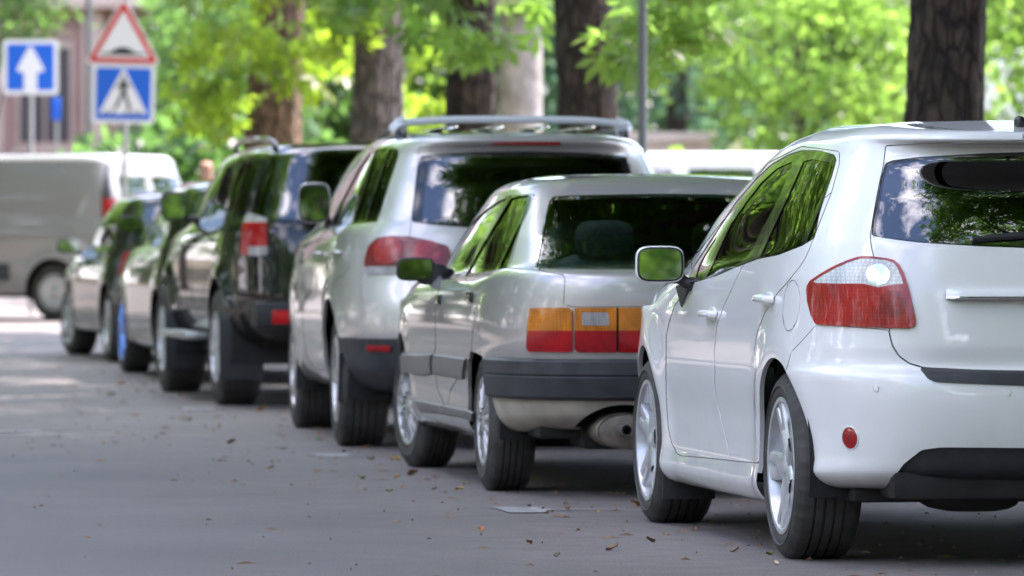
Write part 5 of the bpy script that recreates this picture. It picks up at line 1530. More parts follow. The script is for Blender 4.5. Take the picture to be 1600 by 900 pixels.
    if inn is not None:
        (r2,), inn = carve(c, inn, [smooth_poly(A([(588, 610), (600, 570), (640, 556), (682, 572), (695, 610), (680, 640), (640, 655), (600, 642)]), 3)])
        IL = c.emit('gate_lamp', [inn.moved(0.010), inn.moved(0.010).skirt(0.02)], 'red_lens_dark', parent=TG)
        if r2 is not None: c.emit('gate_lamp', [r2.moved(0.013)], 'red_lens_plain', parent=TG)
    # red strip reflector
    p, n = c.hit(*(G([(487, 405)])[0]), xmax=0.8); M = c.frame_at(p, n)
    mb = MB().box((0, 0, 0.002), (0.17, 0.032, 0.014), bev=0.005); mb.v = [tuple(v) for v in np.array(mb.v) @ M.T + p]
    c.sided('reflector', mb, 'red_lens_plain', LB)
    # roof rails with a cross bar, high brake lamp
    for s in (1, -1):
        MB().tube([(0.72, s * 0.585, 1.63), (0.76, s * 0.588, 1.652), (1.6, s * 0.585, 1.672), (2.2, s * 0.575, 1.655), (2.3, s * 0.565, 1.63)], 0.014, 10).build('roof_rail', 'black_plastic', c.root)
    yb = np.linspace(-0.60, 0.60, 17)
    MB().tube([(0.95, y, 1.725 - 0.025 * (y / 0.6) ** 4) for y in yb], 0.021, 10).build('cross_bar', 'rack_silver', c.root)
    for s in (1, -1):
        MB().tube([(0.90, s * 0.59, 1.66), (0.93, s * 0.615, 1.685), (0.95, s * 0.60, 1.705), (0.95, s * 0.56, 1.722)], [0.045, 0.036, 0.028, 0.024], 10).build('bar_foot', 'rack_silver', c.root)
    for y in (-0.36, -0.12, 0.12, 0.36):
        MB().sq((1.3, y, 1.675), (0.95, 0.035, 0.008), 0.5, 14, 6).build('roof_rib', 'pale_silver', B)
    MB().box((0.244, 0, 1.585), (0.02, 0.36, 0.018), bev=0.005).build('brake_lamp', 'red_lens_dark', TG)
    for px, py, par in ((501, 398, FD), (528, 395, RD)): bar_handle(c, px, py, par, 'pale_silver', side)
    fp = c.hit(512, 352, src=side)[0]
    wing_mirror(c, 491, 317, 50, 64, fp, 'pale_silver', depth=0.15, e=0.5, yaw=0.25)
    add_wheels(c, RX, FX, 0.362, 0.245, 0.226, 0.925, 'wide', 'old_alloy', n=80)
    wheel_wells(c, [(RX, ZC), (FX, ZC)], 0.44, 0.45, 0.90)
    for x in (RX - 0.34, FX - 0.40):
        mb = MB()
        V = [(x, 0.66, 0.46), (x, 0.94, 0.50), (x + 0.02, 0.945, 0.24), (x + 0.02, 0.66, 0.23)]
        mb.add(V + [(a + 0.012, b, d) for a, b, d in V], [(0, 1, 2, 3), (7, 6, 5, 4), (0, 4, 5, 1), (1, 5, 6, 2), (2, 6, 7, 3), (3, 7, 4, 0)])
        c.sided('mud_flap', mb, 'black_plastic', angle=20)
    MB().box((2.4, 0, 0.33), (3.9, 1.5, 0.06), bev=0.02).build('underbody', 'underbody', c.root)
    cabin(c, 2.1, 1.15, 0.75, 0.74, floor=(0.7, 3.6))
    return c

# ------------------------------------------------------------------ black SUV
def black_suv():
    c = Car('suv_car', 'black SUV with wheel arch flares and side steps, ahead of the silver SUV', 'car', (-1.913, 36.90), 10.8, 1.0, 0.875, 0, pitch=0.006)
    RX, FX, ZC = 1.0, 3.725, 0.385
    rows = [
        dict(z=0.40, xr=0.45, xf=4.3, w=0.70),
        dict(z=0.44, xr=0.16, xf=4.45, w=0.79, ar=5),
        dict(z=0.54, xr=0.08, xf=4.52, w=0.832, ar=5),
        dict(z=0.68, xr=0.05, xf=4.55, w=0.852, ar=5.5),
        dict(z=0.85, xr=0.06, xf=4.55, w=0.856, ar=5.5),
        dict(z=[(0, 1.0), (2, 0.99), (4.4, 0.95)], xr=0.07, xf=4.52, w=0.856, ar=5.5),
        dict(z=[(0, 1.12), (2, 1.10), (4.4, 1.02)], xr=0.085, xf=4.45, w=0.845, ar=5.5),
        dict(z=[(0, 1.18), (2, 1.15), (3.5, 1.10), (4.3, 1.06)], xr=0.10, xf=4.3, w=0.828, ar=5.5),
        dict(z=[(0, 1.215), (2, 1.185), (3.5, 1.17)], xr=0.11, xf=3.55, w=0.808, ar=5.2, af=4.5),
        dict(z=1.38, xr=0.165, xf=3.2, w=0.755, ar=5, af=4),
        dict(z=[(0.3, 1.56), (2.7, 1.55)], xr=0.24, xf=2.8, w=0.69, ar=5, af=3.8),
        dict(z=[(0.3, 1.62), (1.5, 1.63), (2.7, 1.60)], xr=0.26, xf=2.65, w=0.655, ar=5, af=3.6),
        dict(z=[(0.3, 1.655), (1.5, 1.67), (2.6, 1.64)], xr=0.285, xf=2.55, w=0.59, ar=5, af=3.4),
        dict(z=[(0.3, 1.68), (1.5, 1.70), (2.5, 1.665)], xr=0.33, xf=2.45, w=0.43, ar=4.5, af=3.4),
        dict(z=[(0.3, 1.688), (1.5, 1.708), (2.5, 1.672)], xr=0.36, xf=2.4, w=0.2, ar=4, af=3.4),
        dict(z=[(0.3, 1.69), (1.5, 1.71), (2.5, 1.675)], xr=0.38, xf=2.35, w=0.0),
    ]
    c.loft(rows, 1.7, nR=90, nF=70, bulges=[(RX, ZC, 0.45, 0.042, 0.07), (FX, ZC, 0.45, 0.042, 0.07)], step=0.026)
    side = flank(c)
    A = lambda p: Zm(80, 190, 3.104, p)
    c.take(c.circle(RX, ZC, 0.435, 0.45, 0.98), lip=0.02, zlow=0.44)
    c.take(c.circle(FX, ZC, 0.435, 0.45, 0.98), lip=0.02, zlow=0.44)
    frame = refine(c.take(c.pix(A([(685, 482), (700, 428), (735, 330), (778, 240), (818, 214), (880, 208), (940, 200), (1030, 178), (1010, 240), (970, 350), (945, 435), (840, 452), (765, 468)]), xmin=0.2, xmax=3.6, zmin=1.1, ymin=0.3), lip=0.012))
    (g1, g2, g3), frame = carve(c, frame, [A([(695, 476), (720, 400), (760, 300), (800, 232), (838, 220), (800, 330), (768, 462)]), A([(778, 460), (810, 340), (850, 222), (896, 215), (868, 320), (836, 446)]), A([(850, 442), (885, 320), (915, 222), (950, 205), (1018, 190), (1000, 240), (960, 350), (938, 428)])])
    rw = c.take(c.pix(A([(968, 440), (985, 390), (1020, 300), (1060, 205), (1100, 140), (1165, 108), (1500, 100), (2100, 100), (2100, 500), (1040, 470), (985, 450)]), xmax=0.5, zmin=1.1), lip=0.012)
    scr = screen(c, 2.6, 3.5, 1.20, 1.58, 0.72)
    hl = c.take(lambda P: np.maximum.reduce([4.25 - P.V[:, 0], 0.80 - P.V[:, 2], P.V[:, 2] - 0.95, 0.45 - P.V[:, 1]]), lip=0.01)
    lamp = c.take(c.pix(A([(925, 645), (930, 520), (945, 470), (960, 445), (1048, 432), (1052, 650), (960, 650)]), xmax=0.5, zmin=0.9), lip=0.012)
    dp = A([(672, 470), (560, 560), (545, 640), (560, 760), (575, 880), (740, 900), (745, 740), (790, 690), (830, 600), (850, 450), (905, 205), (790, 215), (700, 400)])
    FD, RD = doors(c, dp, A([(845, 200), (805, 320), (770, 465), (690, 570), (680, 700), (690, 1000)]) + [(480, 520), (480, 240)], 'black_paint', 0.9, 3.7, 1.60)
    B = c.emit('body', [c.P] + c.skirts, 'black_paint', centre=True)
    c.emit('window_surround', [frame.moved(0.0005)], 'gloss_black', parent=B)
    for g, par in ((g1, FD), (g2, RD), (g3, B)):
        if g is not None: c.emit('window', [g.moved(-0.006)], 'dark_glass' if par is B else 'side_glass', parent=par)
    c.emit('rear_window', [rw.moved(-0.004)], 'dark_glass', parent=B, centre=True)
    c.emit('windscreen', [scr.moved(-0.004)], 'clear_glass', centre=True)
    c.emit('headlight', [hl.moved(-0.004)], 'lamp_chrome')
    lamp = refine(lamp)
    top, rest = split(lamp, c.pix(A([(900, 420), (1080, 420), (1080, 492), (952, 492), (900, 492)]), minf=-0.5)(lamp))
    bot, rest = split(rest, c.pix(A([(962, 606), (1080, 606), (1080, 660), (962, 660)]), minf=-0.5)(rest))
    TL = c.emit('tail_light', [rest.moved(0.012), rest.moved(0.012).skirt(0.02)], 'red_lens')
    if top is not None: c.emit('clear_lens', [top.moved(0.012), top.moved(0.012).skirt(0.02)], 'grey_lens', parent=TL)
    if bot is not None: c.emit('clear_lens', [bot.moved(0.012), bot.moved(0.012).skirt(0.02)], 'grey_lens', parent=TL)
    # square-cut rear bumper with step and reflectors
    mb = MB().box((0.04, 0, 0.60), (0.24, 1.56, 0.16), bev=0.03); RB = mb.build('rear_bumper', 'black_plastic', c.root)
    MB().box((0.02, 0, 0.695), (0.20, 1.0, 0.03), bev=0.008).build('bumper_step', 'black_plastic', RB)
    p = c.project(np.array([[-0.085, y, 0.595] for y in np.linspace(0, 0.8, 41)])); y = np.linspace(0, 0.8, 41)[np.argmin(np.abs(p[:, 0] - 440))]
    c.sided('reflector', MB().box((-0.082, y, 0.585), (0.02, 0.11, 0.085), bev=0.006), 'red_reflector', RB)
    # roof rails, side steps, flaps
    for s in (1, -1):
        MB().tube([(0.55, s * 0.56, 1.655), (0.60, s * 0.565, 1.70), (0.75, s * 0.57, 1.718), (1.9, s * 0.575, 1.728), (2.3, s * 0.565, 1.70), (2.42, s * 0.55, 1.64)], 0.020, 10).build('roof_rail', 'graphite_paint', c.root)
        MB().box((2.35, s * 0.90, 0.43), (1.25, 0.16, 0.045), bev=0.012).build('side_step', 'old_alloy', c.root)
    for px, py, par in ((326, 378, RD), (290, 382, FD)): bar_handle(c, px, py, par, 'chrome', side)
    for x in (RX - 0.42, FX - 0.42):
        c.sided('mud_flap', MB().box((x, 0.79, 0.37), (0.014, 0.26, 0.40), bev=0.006), 'black_plastic')
    fp = c.hit(300, 340, src=side)[0]
    wing_mirror(c, 272, 322, 42, 46, fp, 'black_plastic', depth=0.11, e=0.4)
    add_wheels(c, RX, FX, 0.378, 0.265, 0.222, 0.885, 'six', 'alloy', n=80)
    wheel_wells(c, [(RX, ZC), (FX, ZC)], 0.45, 0.42, 0.84)
    MB().box((2.3, 0, 0.44), (3.8, 1.3, 0.08), bev=0.02).build('underbody', 'underbody', c.root)
    MB().tube([(RX, -0.7, 0.37), (RX, -0.1, 0.37), (RX, 0, 0.36), (RX, 0.1, 0.37), (RX, 0.7, 0.37)], [0.05, 0.05, 0.13, 0.05, 0.05], 12).build('rear_axle', 'underbody', c.root)
    cabin(c, 2.0, 1.1, 0.78, 0.68, floor=(0.7, 3.4))
    return c

# ------------------------------------------------------------------ two dark cars further on
def dark_hatch(name, label, axle, heading, mat, wb, RX, L, H, W, R, rimkind, rimmat, mirror, steer=0.0, belt=0.92):
    c = Car(name, label, 'car', axle, heading, RX, W - 0.02, 0, pitch=0.006)
    FX, ZC = RX + wb, R
    k = H / 1.48
    b = belt
    rows = [
        dict(z=0.20, xr=0.35, xf=L - 0.3, w=W - 0.14),
        dict(z=0.24, xr=0.10, xf=L - 0.1, w=W - 0.05),
        dict(z=0.36, xr=0.02, xf=L - 0.03, w=W - 0.015),
        dict(z=0.58, xr=0.0, xf=L, w=W),
        dict(z=0.75, xr=0.05, xf=L - 0.02, w=W),
        dict(z=[(0, b - 0.04), (3, b - 0.06), (L, 0.72)], xr=0.08, xf=L - 0.08, w=W - 0.015),
        dict(z=[(0, b + 0.04), (2.8, b), (L, 0.78)], xr=0.10, xf=L - 0.2, w=W - 0.04),
        dict(z=[(0, b + 0.08), (2.8, b + 0.03), (3.5, b + 0.05)], xr=0.13, xf=L - 0.95, w=W - 0.06, af=4.5),
        dict(z=1.18 * k, xr=0.26, xf=L - 1.35, w=W - 0.115, af=4),
        dict(z=1.34 * k, xr=0.42, xf=L - 1.8, w=W - 0.19, af=3.6),
        dict(z=[(0.3, 1.40 * k), (1.6, 1.42 * k), (2.6, 1.40 * k)], xr=0.48, xf=L - 2.0, w=W - 0.24, af=3.4),
        dict(z=[(0.3, 1.43 * k), (1.6, 1.46 * k), (2.6, 1.43 * k)], xr=0.55, xf=L - 2.15, w=W - 0.34, af=3.4),
        dict(z=[(0.3, 1.45 * k), (1.6, 1.48 * k), (2.6, 1.45 * k)], xr=0.62, xf=L - 2.25, w=0.25, af=3.4),
        dict(z=[(0.3, 1.45 * k), (1.6, 1.482 * k), (2.6, 1.45 * k)], xr=0.65, xf=L - 2.3, w=0.0),
    ]
    c.loft(rows, 1.3, nR=60, nF=60, bulges=[(RX, ZC, R + 0.06, 0.016, 0.08), (FX, ZC, R + 0.06, 0.016, 0.08)], step=0.035)
    c.take(c.circle(RX, ZC, R + 0.045, 0.45, 0.98), lip=0.02, zlow=0.26)
    c.take(c.circle(FX, ZC, R + 0.045, 0.45, 0.98), lip=0.02, zlow=0.26)
    zt, zb = 1.37 * k, b + 0.045
    side_c = lambda P: np.maximum(0.3 - P.V[:, 1], 0.3 - P.N[:, 1])
    g1 = c.take(c.loc([(1.95, zb), (2.95, zb - 0.01), (2.55, 1.18 * k), (2.15, zt - 0.01), (1.95, zt)], cond=side_c), lip=0.012)
    g2 = c.take(c.loc([(0.85, zb + 0.05), (1.2, zb), (1.88, zb), (1.88, zt), (1.2, zt), (0.95, zt - 0.06)], cond=side_c), lip=0.012)
    rw = c.take(lambda P: np.maximum.reduce([P.N[:, 0] + 0.35, P.V[:, 0] - 0.6, b + 0.11 - P.V[:, 2], P.V[:, 2] - 1.36 * k, P.V[:, 1] - 0.62]), lip=0.012)
    scr = screen(c, L - 2.1, L - 0.95, b + 0.09, 1.38 * k, W - 0.2)
    tl = c.take(lambda P: np.maximum.reduce([P.V[:, 0] - 0.35, 0.72 - P.V[:, 2], P.V[:, 2] - 0.92, 0.55 - P.V[:, 1]]), lip=0.01)
    hl = c.take(lambda P: np.maximum.reduce([L - 0.35 - P.V[:, 0], 0.62 - P.V[:, 2], P.V[:, 2] - 0.76, 0.42 - P.V[:, 1]]), lip=0.01)
    do = [(2.9, 0.30), (3.05, 0.5), (3.0, b - 0.02), (2.92, b + 0.02), (0.95, b + 0.03), (1.05, 0.62), (1.2, 0.45), (1.3, 0.30)]
    d = c.take(c.loc(do, cond=side_c)); d, g = split(d, c.loc(do, grow=-0.006, cond=side_c)(d))
    rd, fd = split(d, d.V[:, 0] - 1.92)
    FD = c.emit('front_door', [fd, fd.skirt(0.012)], mat); RD = c.emit('rear_door', [rd, rd.skirt(0.012)], mat)
    B = c.emit('body', [c.P] + c.skirts, mat, centre=True)
    if g is not None: c.emit('door_gap', [g.moved(-0.006)], 'panel_gap', parent=B)
    c.emit('window', [g1.moved(-0.005)], 'side_glass', parent=FD); c.emit('window', [g2.moved(-0.005)], 'side_glass', parent=RD)
    if rw is not None: c.emit('rear_window', [rw.moved(-0.005)], 'dark_glass', parent=B, centre=True)
    if scr is not None: c.emit('windscreen', [scr.moved(-0.005)], 'clear_glass', centre=True)
    if tl is not None: c.emit('tail_light', [tl.moved(0.006)], 'red_lens')
    if hl is not None: c.emit('headlight', [hl.moved(-0.004)], 'lamp_chrome')
    side = flank(c)
    for x, par in ((2.15, FD), (1.2, RD)):
        i = np.argmin(np.abs(side.V[:, 0] - x) + np.abs(side.V[:, 2] - (b - 0.08))); p, n = side.V[i], side.N[i]; M = c.frame_at(p, n)
        mb = MB().tube([(-0.09, 0, 0), (-0.07, 0, 0.02), (0.07, 0, 0.02), (0.09, 0, 0)], 0.012, 8); mb.v = [tuple(v) for v in np.array(mb.v) @ M.T + p]
        c.sided('door_handle', mb, 'chrome', par)
    wing_mirror(c, mirror[0], mirror[1], mirror[2], mirror[3], (2.82, W - 0.05, b + 0.05), mirror[4], depth=0.10, e=0.5)
    add_wheels(c, RX, FX, R, 0.205, R * 0.69, W - 0.02, rimkind, rimmat, steer=steer, n=64)
    wheel_wells(c, [(RX, ZC), (FX, ZC)], R + 0.06, 0.42, W - 0.05)
    MB().box((L / 2, 0, 0.25), (L - 0.7, 1.3, 0.06), bev=0.02).build('underbody', 'underbody', c.root)
    cabin(c, 1.75, 0.95, 0.52, W - 0.18, floor=(0.5, 3.0))
    return c

# ------------------------------------------------------------------ panel van crossing at the end of the street, white minibus
def van(name, label, axle, heading, mat, windows, rear_mat=None):
    c = Car(name, label, 'van', axle, heading, 0.85, 0.93, 0, group=None)
    RX, FX, R = 0.85, 3.95, 0.335
    rows = [
        dict(z=0.26, xr=0.25, xf=4.6, w=0.85), dict(z=0.30, xr=0.08, xf=4.75, w=0.93, ar=7, b=7), dict(z=0.45, xr=0.02, xf=4.8, w=0.95, ar=8, b=8),
        dict(z=0.75, xr=0.0, xf=4.8, w=0.955, ar=11, b=11), dict(z=[(0, 1.0), (3.8, 1.0), (4.7, 0.92)], xr=0.03, xf=4.72, w=0.955, ar=8, b=8),
        dict(z=[(0, 1.12), (3.6, 1.10), (4.6, 1.0)], xr=0.05, xf=4.55, w=0.94, ar=8, b=8),
        dict(z=[(0, 1.18), (3.6, 1.16), (4.4, 1.12)], xr=0.06, xf=4.3, w=0.925, ar=8, b=8, af=4.5),
        dict(z=1.45, xr=0.10, xf=3.8, w=0.905, ar=11, b=11, af=4), dict(z=1.75, xr=0.17, xf=3.35, w=0.855, ar=9, b=9, af=3.8),
        dict(z=1.86, xr=0.20, xf=3.15, w=0.825, ar=9, b=9, af=3.6), dict(z=1.915, xr=0.24, xf=3.0, w=0.76, ar=8, b=9, af=3.4),
        dict(z=1.935, xr=0.34, xf=2.9, w=0.50, ar=5, b=8, af=3.4), dict(z=1.94, xr=0.38, xf=2.8, w=0.2), dict(z=1.942, xr=0.4, xf=2.8, w=0.0)]
    c.loft(rows, 1.4, nR=80, nF=60, bulges=[(RX, R, R + 0.07, 0.02, 0.06), (FX, R, R + 0.07, 0.02, 0.06)], step=0.03)
    c.take(c.circle(RX, R, R + 0.05, 0.45, 1.0), lip=0.02, zlow=0.3); c.take(c.circle(FX, R, R + 0.05, 0.45, 1.0), lip=0.02, zlow=0.3)
    sc = lambda P: np.maximum(0.4 - P.V[:, 1], 0.4 - P.N[:, 1])
    gl = []
    for (x0, x1) in windows:
        g = c.take(c.loc([(x0, 1.27), (x1, 1.27), (x1, 1.75), (x0, 1.75)], cond=sc), lip=0.012)
        if g is not None: gl.append(g)
    gd = c.take(c.loc([(2.75, 1.22), (3.75, 1.22), (3.3, 1.68), (2.75, 1.70)], cond=sc), lip=0.012)
    rw = c.take(lambda P: np.maximum.reduce([P.N[:, 0] + 0.5, P.V[:, 0] - 0.5, 1.20 - P.V[:, 2], P.V[:, 2] - 1.68, P.V[:, 1] - 0.66, 0.07 - P.V[:, 1]]), lip=0.012)
    tl = c.take(lambda P: np.maximum.reduce([P.V[:, 0] - 0.22, 1.02 - P.V[:, 2], P.V[:, 2] - 1.42, 0.74 - P.V[:, 1]]), lip=0.01)
    post = c.take(lambda P: np.maximum.reduce([P.V[:, 0] - 0.24, 0.10 - P.V[:, 0], 0.7 - P.V[:, 2], P.V[:, 2] - 1.86, 0.5 - P.N[:, 1]]))  # dark band along the rear corner stands in for its shading
    scr = screen(c, 3.0, 4.3, 1.22, 1.80, 0.82)
    strip = c.take(c.loc([(1.45, 0.46), (3.4, 0.46), (3.4, 0.66), (1.45, 0.66)], cond=sc))
    bmp = c.take(lambda P: np.maximum(P.V[:, 0] - 0.4, P.V[:, 2] - 0.62))
    gap = c.take(lambda P: np.maximum.reduce([P.V[:, 1] - 0.006, P.V[:, 0] - 0.25, 0.62 - P.V[:, 2]]))
    B = c.emit('body', [c.P] + c.skirts, mat, centre=True)
    if gap is not None: c.emit('door_gap', [gap.moved(-0.006)], 'panel_gap', parent=B, centre=True)
    if post is not None: c.emit('corner_shade', [post.moved(0.002)], 'grey_plastic', parent=B)
    for g in gl: c.emit('window', [g.moved(-0.005)], 'dark_glass', parent=B)
    if gd is not None: c.emit('window', [gd.moved(-0.005)], 'side_glass', parent=B)
    c.emit('rear_window', [rw.moved(-0.005)], 'van_glass', parent=B)
    if tl is not None: c.emit('tail_light', [tl.moved(0.008), tl.moved(0.008).skirt(0.02)], 'red_lens')
    if scr is not None: c.emit('windscreen', [scr.moved(-0.005)], 'clear_glass', centre=True)
    c.emit('side_moulding', [strip.moved(0.012), strip.moved(0.012).skirt(0.02)], 'grey_plastic')
    c.emit('rear_bumper', [bmp.moved(0.02), bmp.moved(0.02).skirt(0.03)], 'grey_plastic', centre=True)
    # raised rib along the side, sliding-door rail
    c.sided('side_rib', MB().box((1.7, 0.957, 1.0), (3.0, 0.022, 0.035), bev=0.008), mat)
    add_wheels(c, RX, FX, R, 0.20, 0.205, 0.93, 'steel', 'old_alloy', n=64)
    wheel_wells(c, [(RX, R), (FX, R)], R + 0.06, 0.5, 0.9)
    MB().box((2.4, 0, 0.32), (4.2, 1.5, 0.06), bev=0.02).build('underbody', 'underbody', c.root)
    cabin(c, 2.6, 1.6, 0.85, 0.8, floor=(0.3, 4.0))
    wing_mirror(c, *(c.project(np.array([[3.55, 1.10, 1.28]]))[0]), 20, 34, (3.55, 0.93, 1.22), 'black_plastic', depth=0.10)
    return c
white_hatchback()
silver_sedan()
silver_suv()
black_suv()
dark_hatch('hatchback_car', 'dark car with blue wheels, half hidden in front of the black SUV', (-2.60, 41.95), 10.0, 'dark_green_paint', 2.6, 0.8, 4.2, 1.50, 0.87, 0.325, 'multi', 'blue_alloy', (205, 350, 40, 26, 'black_paint'), belt=0.97)
dark_hatch('hatchback_car', 'dark graphite car at the far front of the row, beside the panel van', (-3.39, 47.65), 12.0, 'graphite_paint', 2.5, 0.75, 4.05, 1.43, 0.85, 0.31, 'wide', 'old_alloy', (108, 383, 38, 24, 'graphite_paint'), steer=6, belt=0.90)
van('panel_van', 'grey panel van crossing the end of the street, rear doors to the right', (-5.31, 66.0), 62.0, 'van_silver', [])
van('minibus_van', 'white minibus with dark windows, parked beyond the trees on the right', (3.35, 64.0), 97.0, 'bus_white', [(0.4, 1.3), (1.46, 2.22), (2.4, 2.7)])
# ------------------------------------------------------------------ trees and buildings behind
PK = []
for k, (rad, mat, n1, n2, kind) in enumerate((((3.4, 3.4, 4.6), 'lime_leaf', 150, 30, 'big'), ((3.6, 3.6, 4.8), 'deep_leaf', 160, 36, 'big'), ((3.0, 3.0, 4.2), 'chestnut_leaf', 150, 46, 'big'))):
    Q, C = crown_points(rad, n1, n2, 60 + k, spread=0.55, zlow=-0.95)
    PK.append((leaf_mesh('crown', Q, kind, mat, 70 + k, tilt=0.8), C))
def park_tree(x, y, v, label, s=1.0, zc=5.0, rz=0.0, group='trees in the park behind'):
    t = empty('park_tree', (x, y, float(gz(y)) - 0.02)); tag(t, label, 'tree', group)
    me, C = PK[v]; cc, ss = math.cos(rz), math.sin(rz)
    L = [((a * cc - b * ss) * s, (a * ss + b * cc) * s, c_ * s + zc) for a, b, c_ in C[::14]]
    trunk_mesh(0.2 * s, zc * 0.8, int(abs(x) * 7 + y), L, split_z=1.4, n=16).build('trunk', 'bark', t, angle=60)
    obj_from('crown', me, t, (0, 0, zc), rz, s)
def conifer(x, y, label, h=12.0, r=3.0, seed=0):
    t = empty('conifer_tree', (x, y, float(gz(y)) - 0.02)); tag(t, label, 'tree', 'trees in the park behind')
    rr = np.random.default_rng(seed); P = []
    for k in range(230):
        u = rr.uniform(0, 1) ** 1.3; z = 0.6 + u * (h - 0.6); R = r * (1 - u) ** 0.8 + 0.2; a = rr.uniform(0, 6.283)
        q = np.linspace(0.25, 1, 26)[:, None]
        line = np.array([[math.cos(a), math.sin(a), 0]]) * R * q + np.array([[0, 0, 1]]) * (z - 0.28 * R * q ** 1.6)
        P.append(line + rr.normal(0, 0.13, line.shape))
    me = leaf_mesh('crown', np.vstack(P), 'needle', 'conifer_leaf', seed, tilt=0.5)
    trunk_mesh(0.2, h * 0.92, seed, [], n=14).build('trunk', 'bark', t, angle=60)
    obj_from('crown', me, t)
def bush(x, y, label, mat, s=1.0, seed=0, n=60, rad=(1.0, 1.0, 0.8)):
    t = empty('shrub', (x, y, float(gz(y)) - 0.02)); tag(t, label, 'shrub', 'shrubs in the park')
    Q, C = crown_points(rad, n, 30, seed, spread=0.22, zlow=-0.8)
    me = leaf_mesh('crown', Q, 'oval', mat, seed, tilt=0.9, smin=1.0, smax=1.6)
    obj_from('crown', me, t, (0, 0, rad[2] * 0.9 * s), 0, s)
    L = [tuple(c_ * s + [0, 0, rad[2] * 0.9 * s]) for c_ in C[::9]]
    trunk_mesh(0.05 * s, 0.4 * s, seed, L, split_z=0.1, n=10).build('stem', 'bark', t)
def X(px, d): return (px - 800) * d / F_PX
park_tree(X(1255, 84), 84, 0, 'bright lime green tree in the middle of the park background', zc=3.7, s=0.48)
park_tree(X(1395, 92), 92, 2, 'mid green tree just left of the thick dark trunk', zc=5.0, rz=1.0, s=0.62)
park_tree(X(1690, 72), 72, 0, 'light green tree at the upper right corner behind the dark trunk', zc=4.6, rz=2.0, s=0.62)
conifer(X(1060, 96), 96, 'dark blue green conifer right of the lamp post', seed=3, h=13, r=3.2)
conifer(X(1165, 104), 104, 'tall dark conifer behind the lime green tree', seed=4, h=14, r=3.6)
conifer(X(955, 102), 102, 'dark conifer behind the leaning chestnut trunk', seed=5, h=13, r=3.4)
spots = [(700, 108, 1), (820, 112, 2), (560, 106, 0), (450, 102, 1), (345, 92, 1), (1000, 124, 2), (1110, 126, 1), (1230, 122, 2), (1330, 124, 1), (1440, 120, 2), (1540, 116, 1), (1640, 118, 2), (640, 124, 2), (480, 126, 1), (300, 134, 2), (-25, 100, 1)]
names = ['broad dark tree glimpsed between the brown trunks', 'tree glimpsed right of the pale pillar', 'sunlit tree behind the grey brown trunk', 'deep green tree behind the leftmost chestnut', 'dark tree right of the crossing sign', 'far tree behind the lamp post', 'far tree between the two conifers', 'far tree behind the lime green tree', 'far deep green tree left of the thick trunk', 'far tree hidden by the thick trunk', 'far tree right of the thick trunk', 'far tree outside the right edge', 'far tree behind the brown trunks', 'far tree behind the yellow green leaves', 'far tree above the crossing sign', 'dark tree at the upper left corner above the arrow sign']
for i, ((px, d, v), nm) in enumerate(zip(spots, names)):
    s_, z_ = {3: (0.62, 4.2), 4: (0.42, 3.2), 15: (0.42, 5.6)}.get(i, (1.0, 4.6))
    park_tree(X(px, d), d, v, nm, s=s_, zc=z_, rz=i * 1.3)
# trees closing the far side of the street, seen only as reflections in the cars
for i, y in enumerate(np.arange(-34, 118, 6.5)):
    park_tree(-17.5 - 0.155 * (y - 20) + random.uniform(-1, 1), y, (1, 0, 2)[i % 3], 'tree across the road, outside the left edge of the photo', s=random.uniform(0.9, 1.1), zc=4.6, rz=i * 1.1, group='trees across the road')
for i, x in enumerate(np.arange(-66, -12, 5.5)):
    park_tree(x, 124 + (i % 3) * 3.0, (0, 1, 2)[i % 3], 'tree at the end of the cross street, outside the left edge of the photo', s=1.05, zc=4.8, rz=i * 1.9, group='trees at the end of the cross street')
for i, x in enumerate(np.arange(-46, 47, 6.6)):
    park_tree(x, -56 - (i % 2) * 5.0, (1, 0, 2)[i % 3], 'tree far behind the photographer, outside the photo', s=1.15, zc=5.0, rz=i * 2.3, group='trees behind the photographer')
for i, y in enumerate(np.arange(-50, 18, 6.0)):
    park_tree(15.5 - 0.1 * y + (i % 2) * 2.5, y, (1, 2, 0)[i % 3], 'park tree behind the photographer on the right, outside the photo', s=1.2, zc=5.2, rz=i * 1.7, group='park trees beside the photographer')
bush(X(1130, 76), 76, 'rounded yellow green shrub left of the white flowering shrub', 'lime_leaf', 1.3, 11)
bush(X(1068, 78), 78, 'small light green shrub over the stone wall', 'lime_leaf', 1.15, 12)
bush(X(1180, 74), 74, 'pale flowering shrub above the white minibus', 'flower_leaf', 1.25, 13)
bush(X(285, 78), 78, 'dark shrub right of the panel van roof', 'deep_leaf', 1.7, 14)
bush(X(355, 76), 76, 'green shrub left of the black SUV roof rail', 'deep_leaf', 1.7, 15)
bush(X(210, 82), 82, 'low shrub behind the crossing sign pole', 'deep_leaf', 1.3, 16)
# low stone wall with a coping
w = empty('stone_wall', (X(1040, 84), 84, float(gz(84)))); tag(w, 'low pinkish stone wall with coping behind the lamp post', 'wall')
MB().box((0, 0, 1.15), (1.35, 0.4, 2.3), bev=0.02).build('wall_face', 'stone_wall', w)
MB().box((0, 0, 2.36), (1.5, 0.55, 0.16), bev=0.03).build('coping', 'stone_wall', w)
# white wall at the right edge with railings
w = empty('boundary_wall', (X(1590, 96), 96, float(gz(96)))); tag(w, 'white wall with railings at the right edge behind the thick trunk', 'wall')
MB().box((0.6, 0, 2.0), (4.0, 0.4, 4.0), bev=0.02).build('wall_face', 'white_plaster', w)
for k in range(14): MB().box((-0.9 + k * 0.22, -0.35, 1.5), (0.03, 0.03, 3.0)).build('railing', 'pole_dark', w)
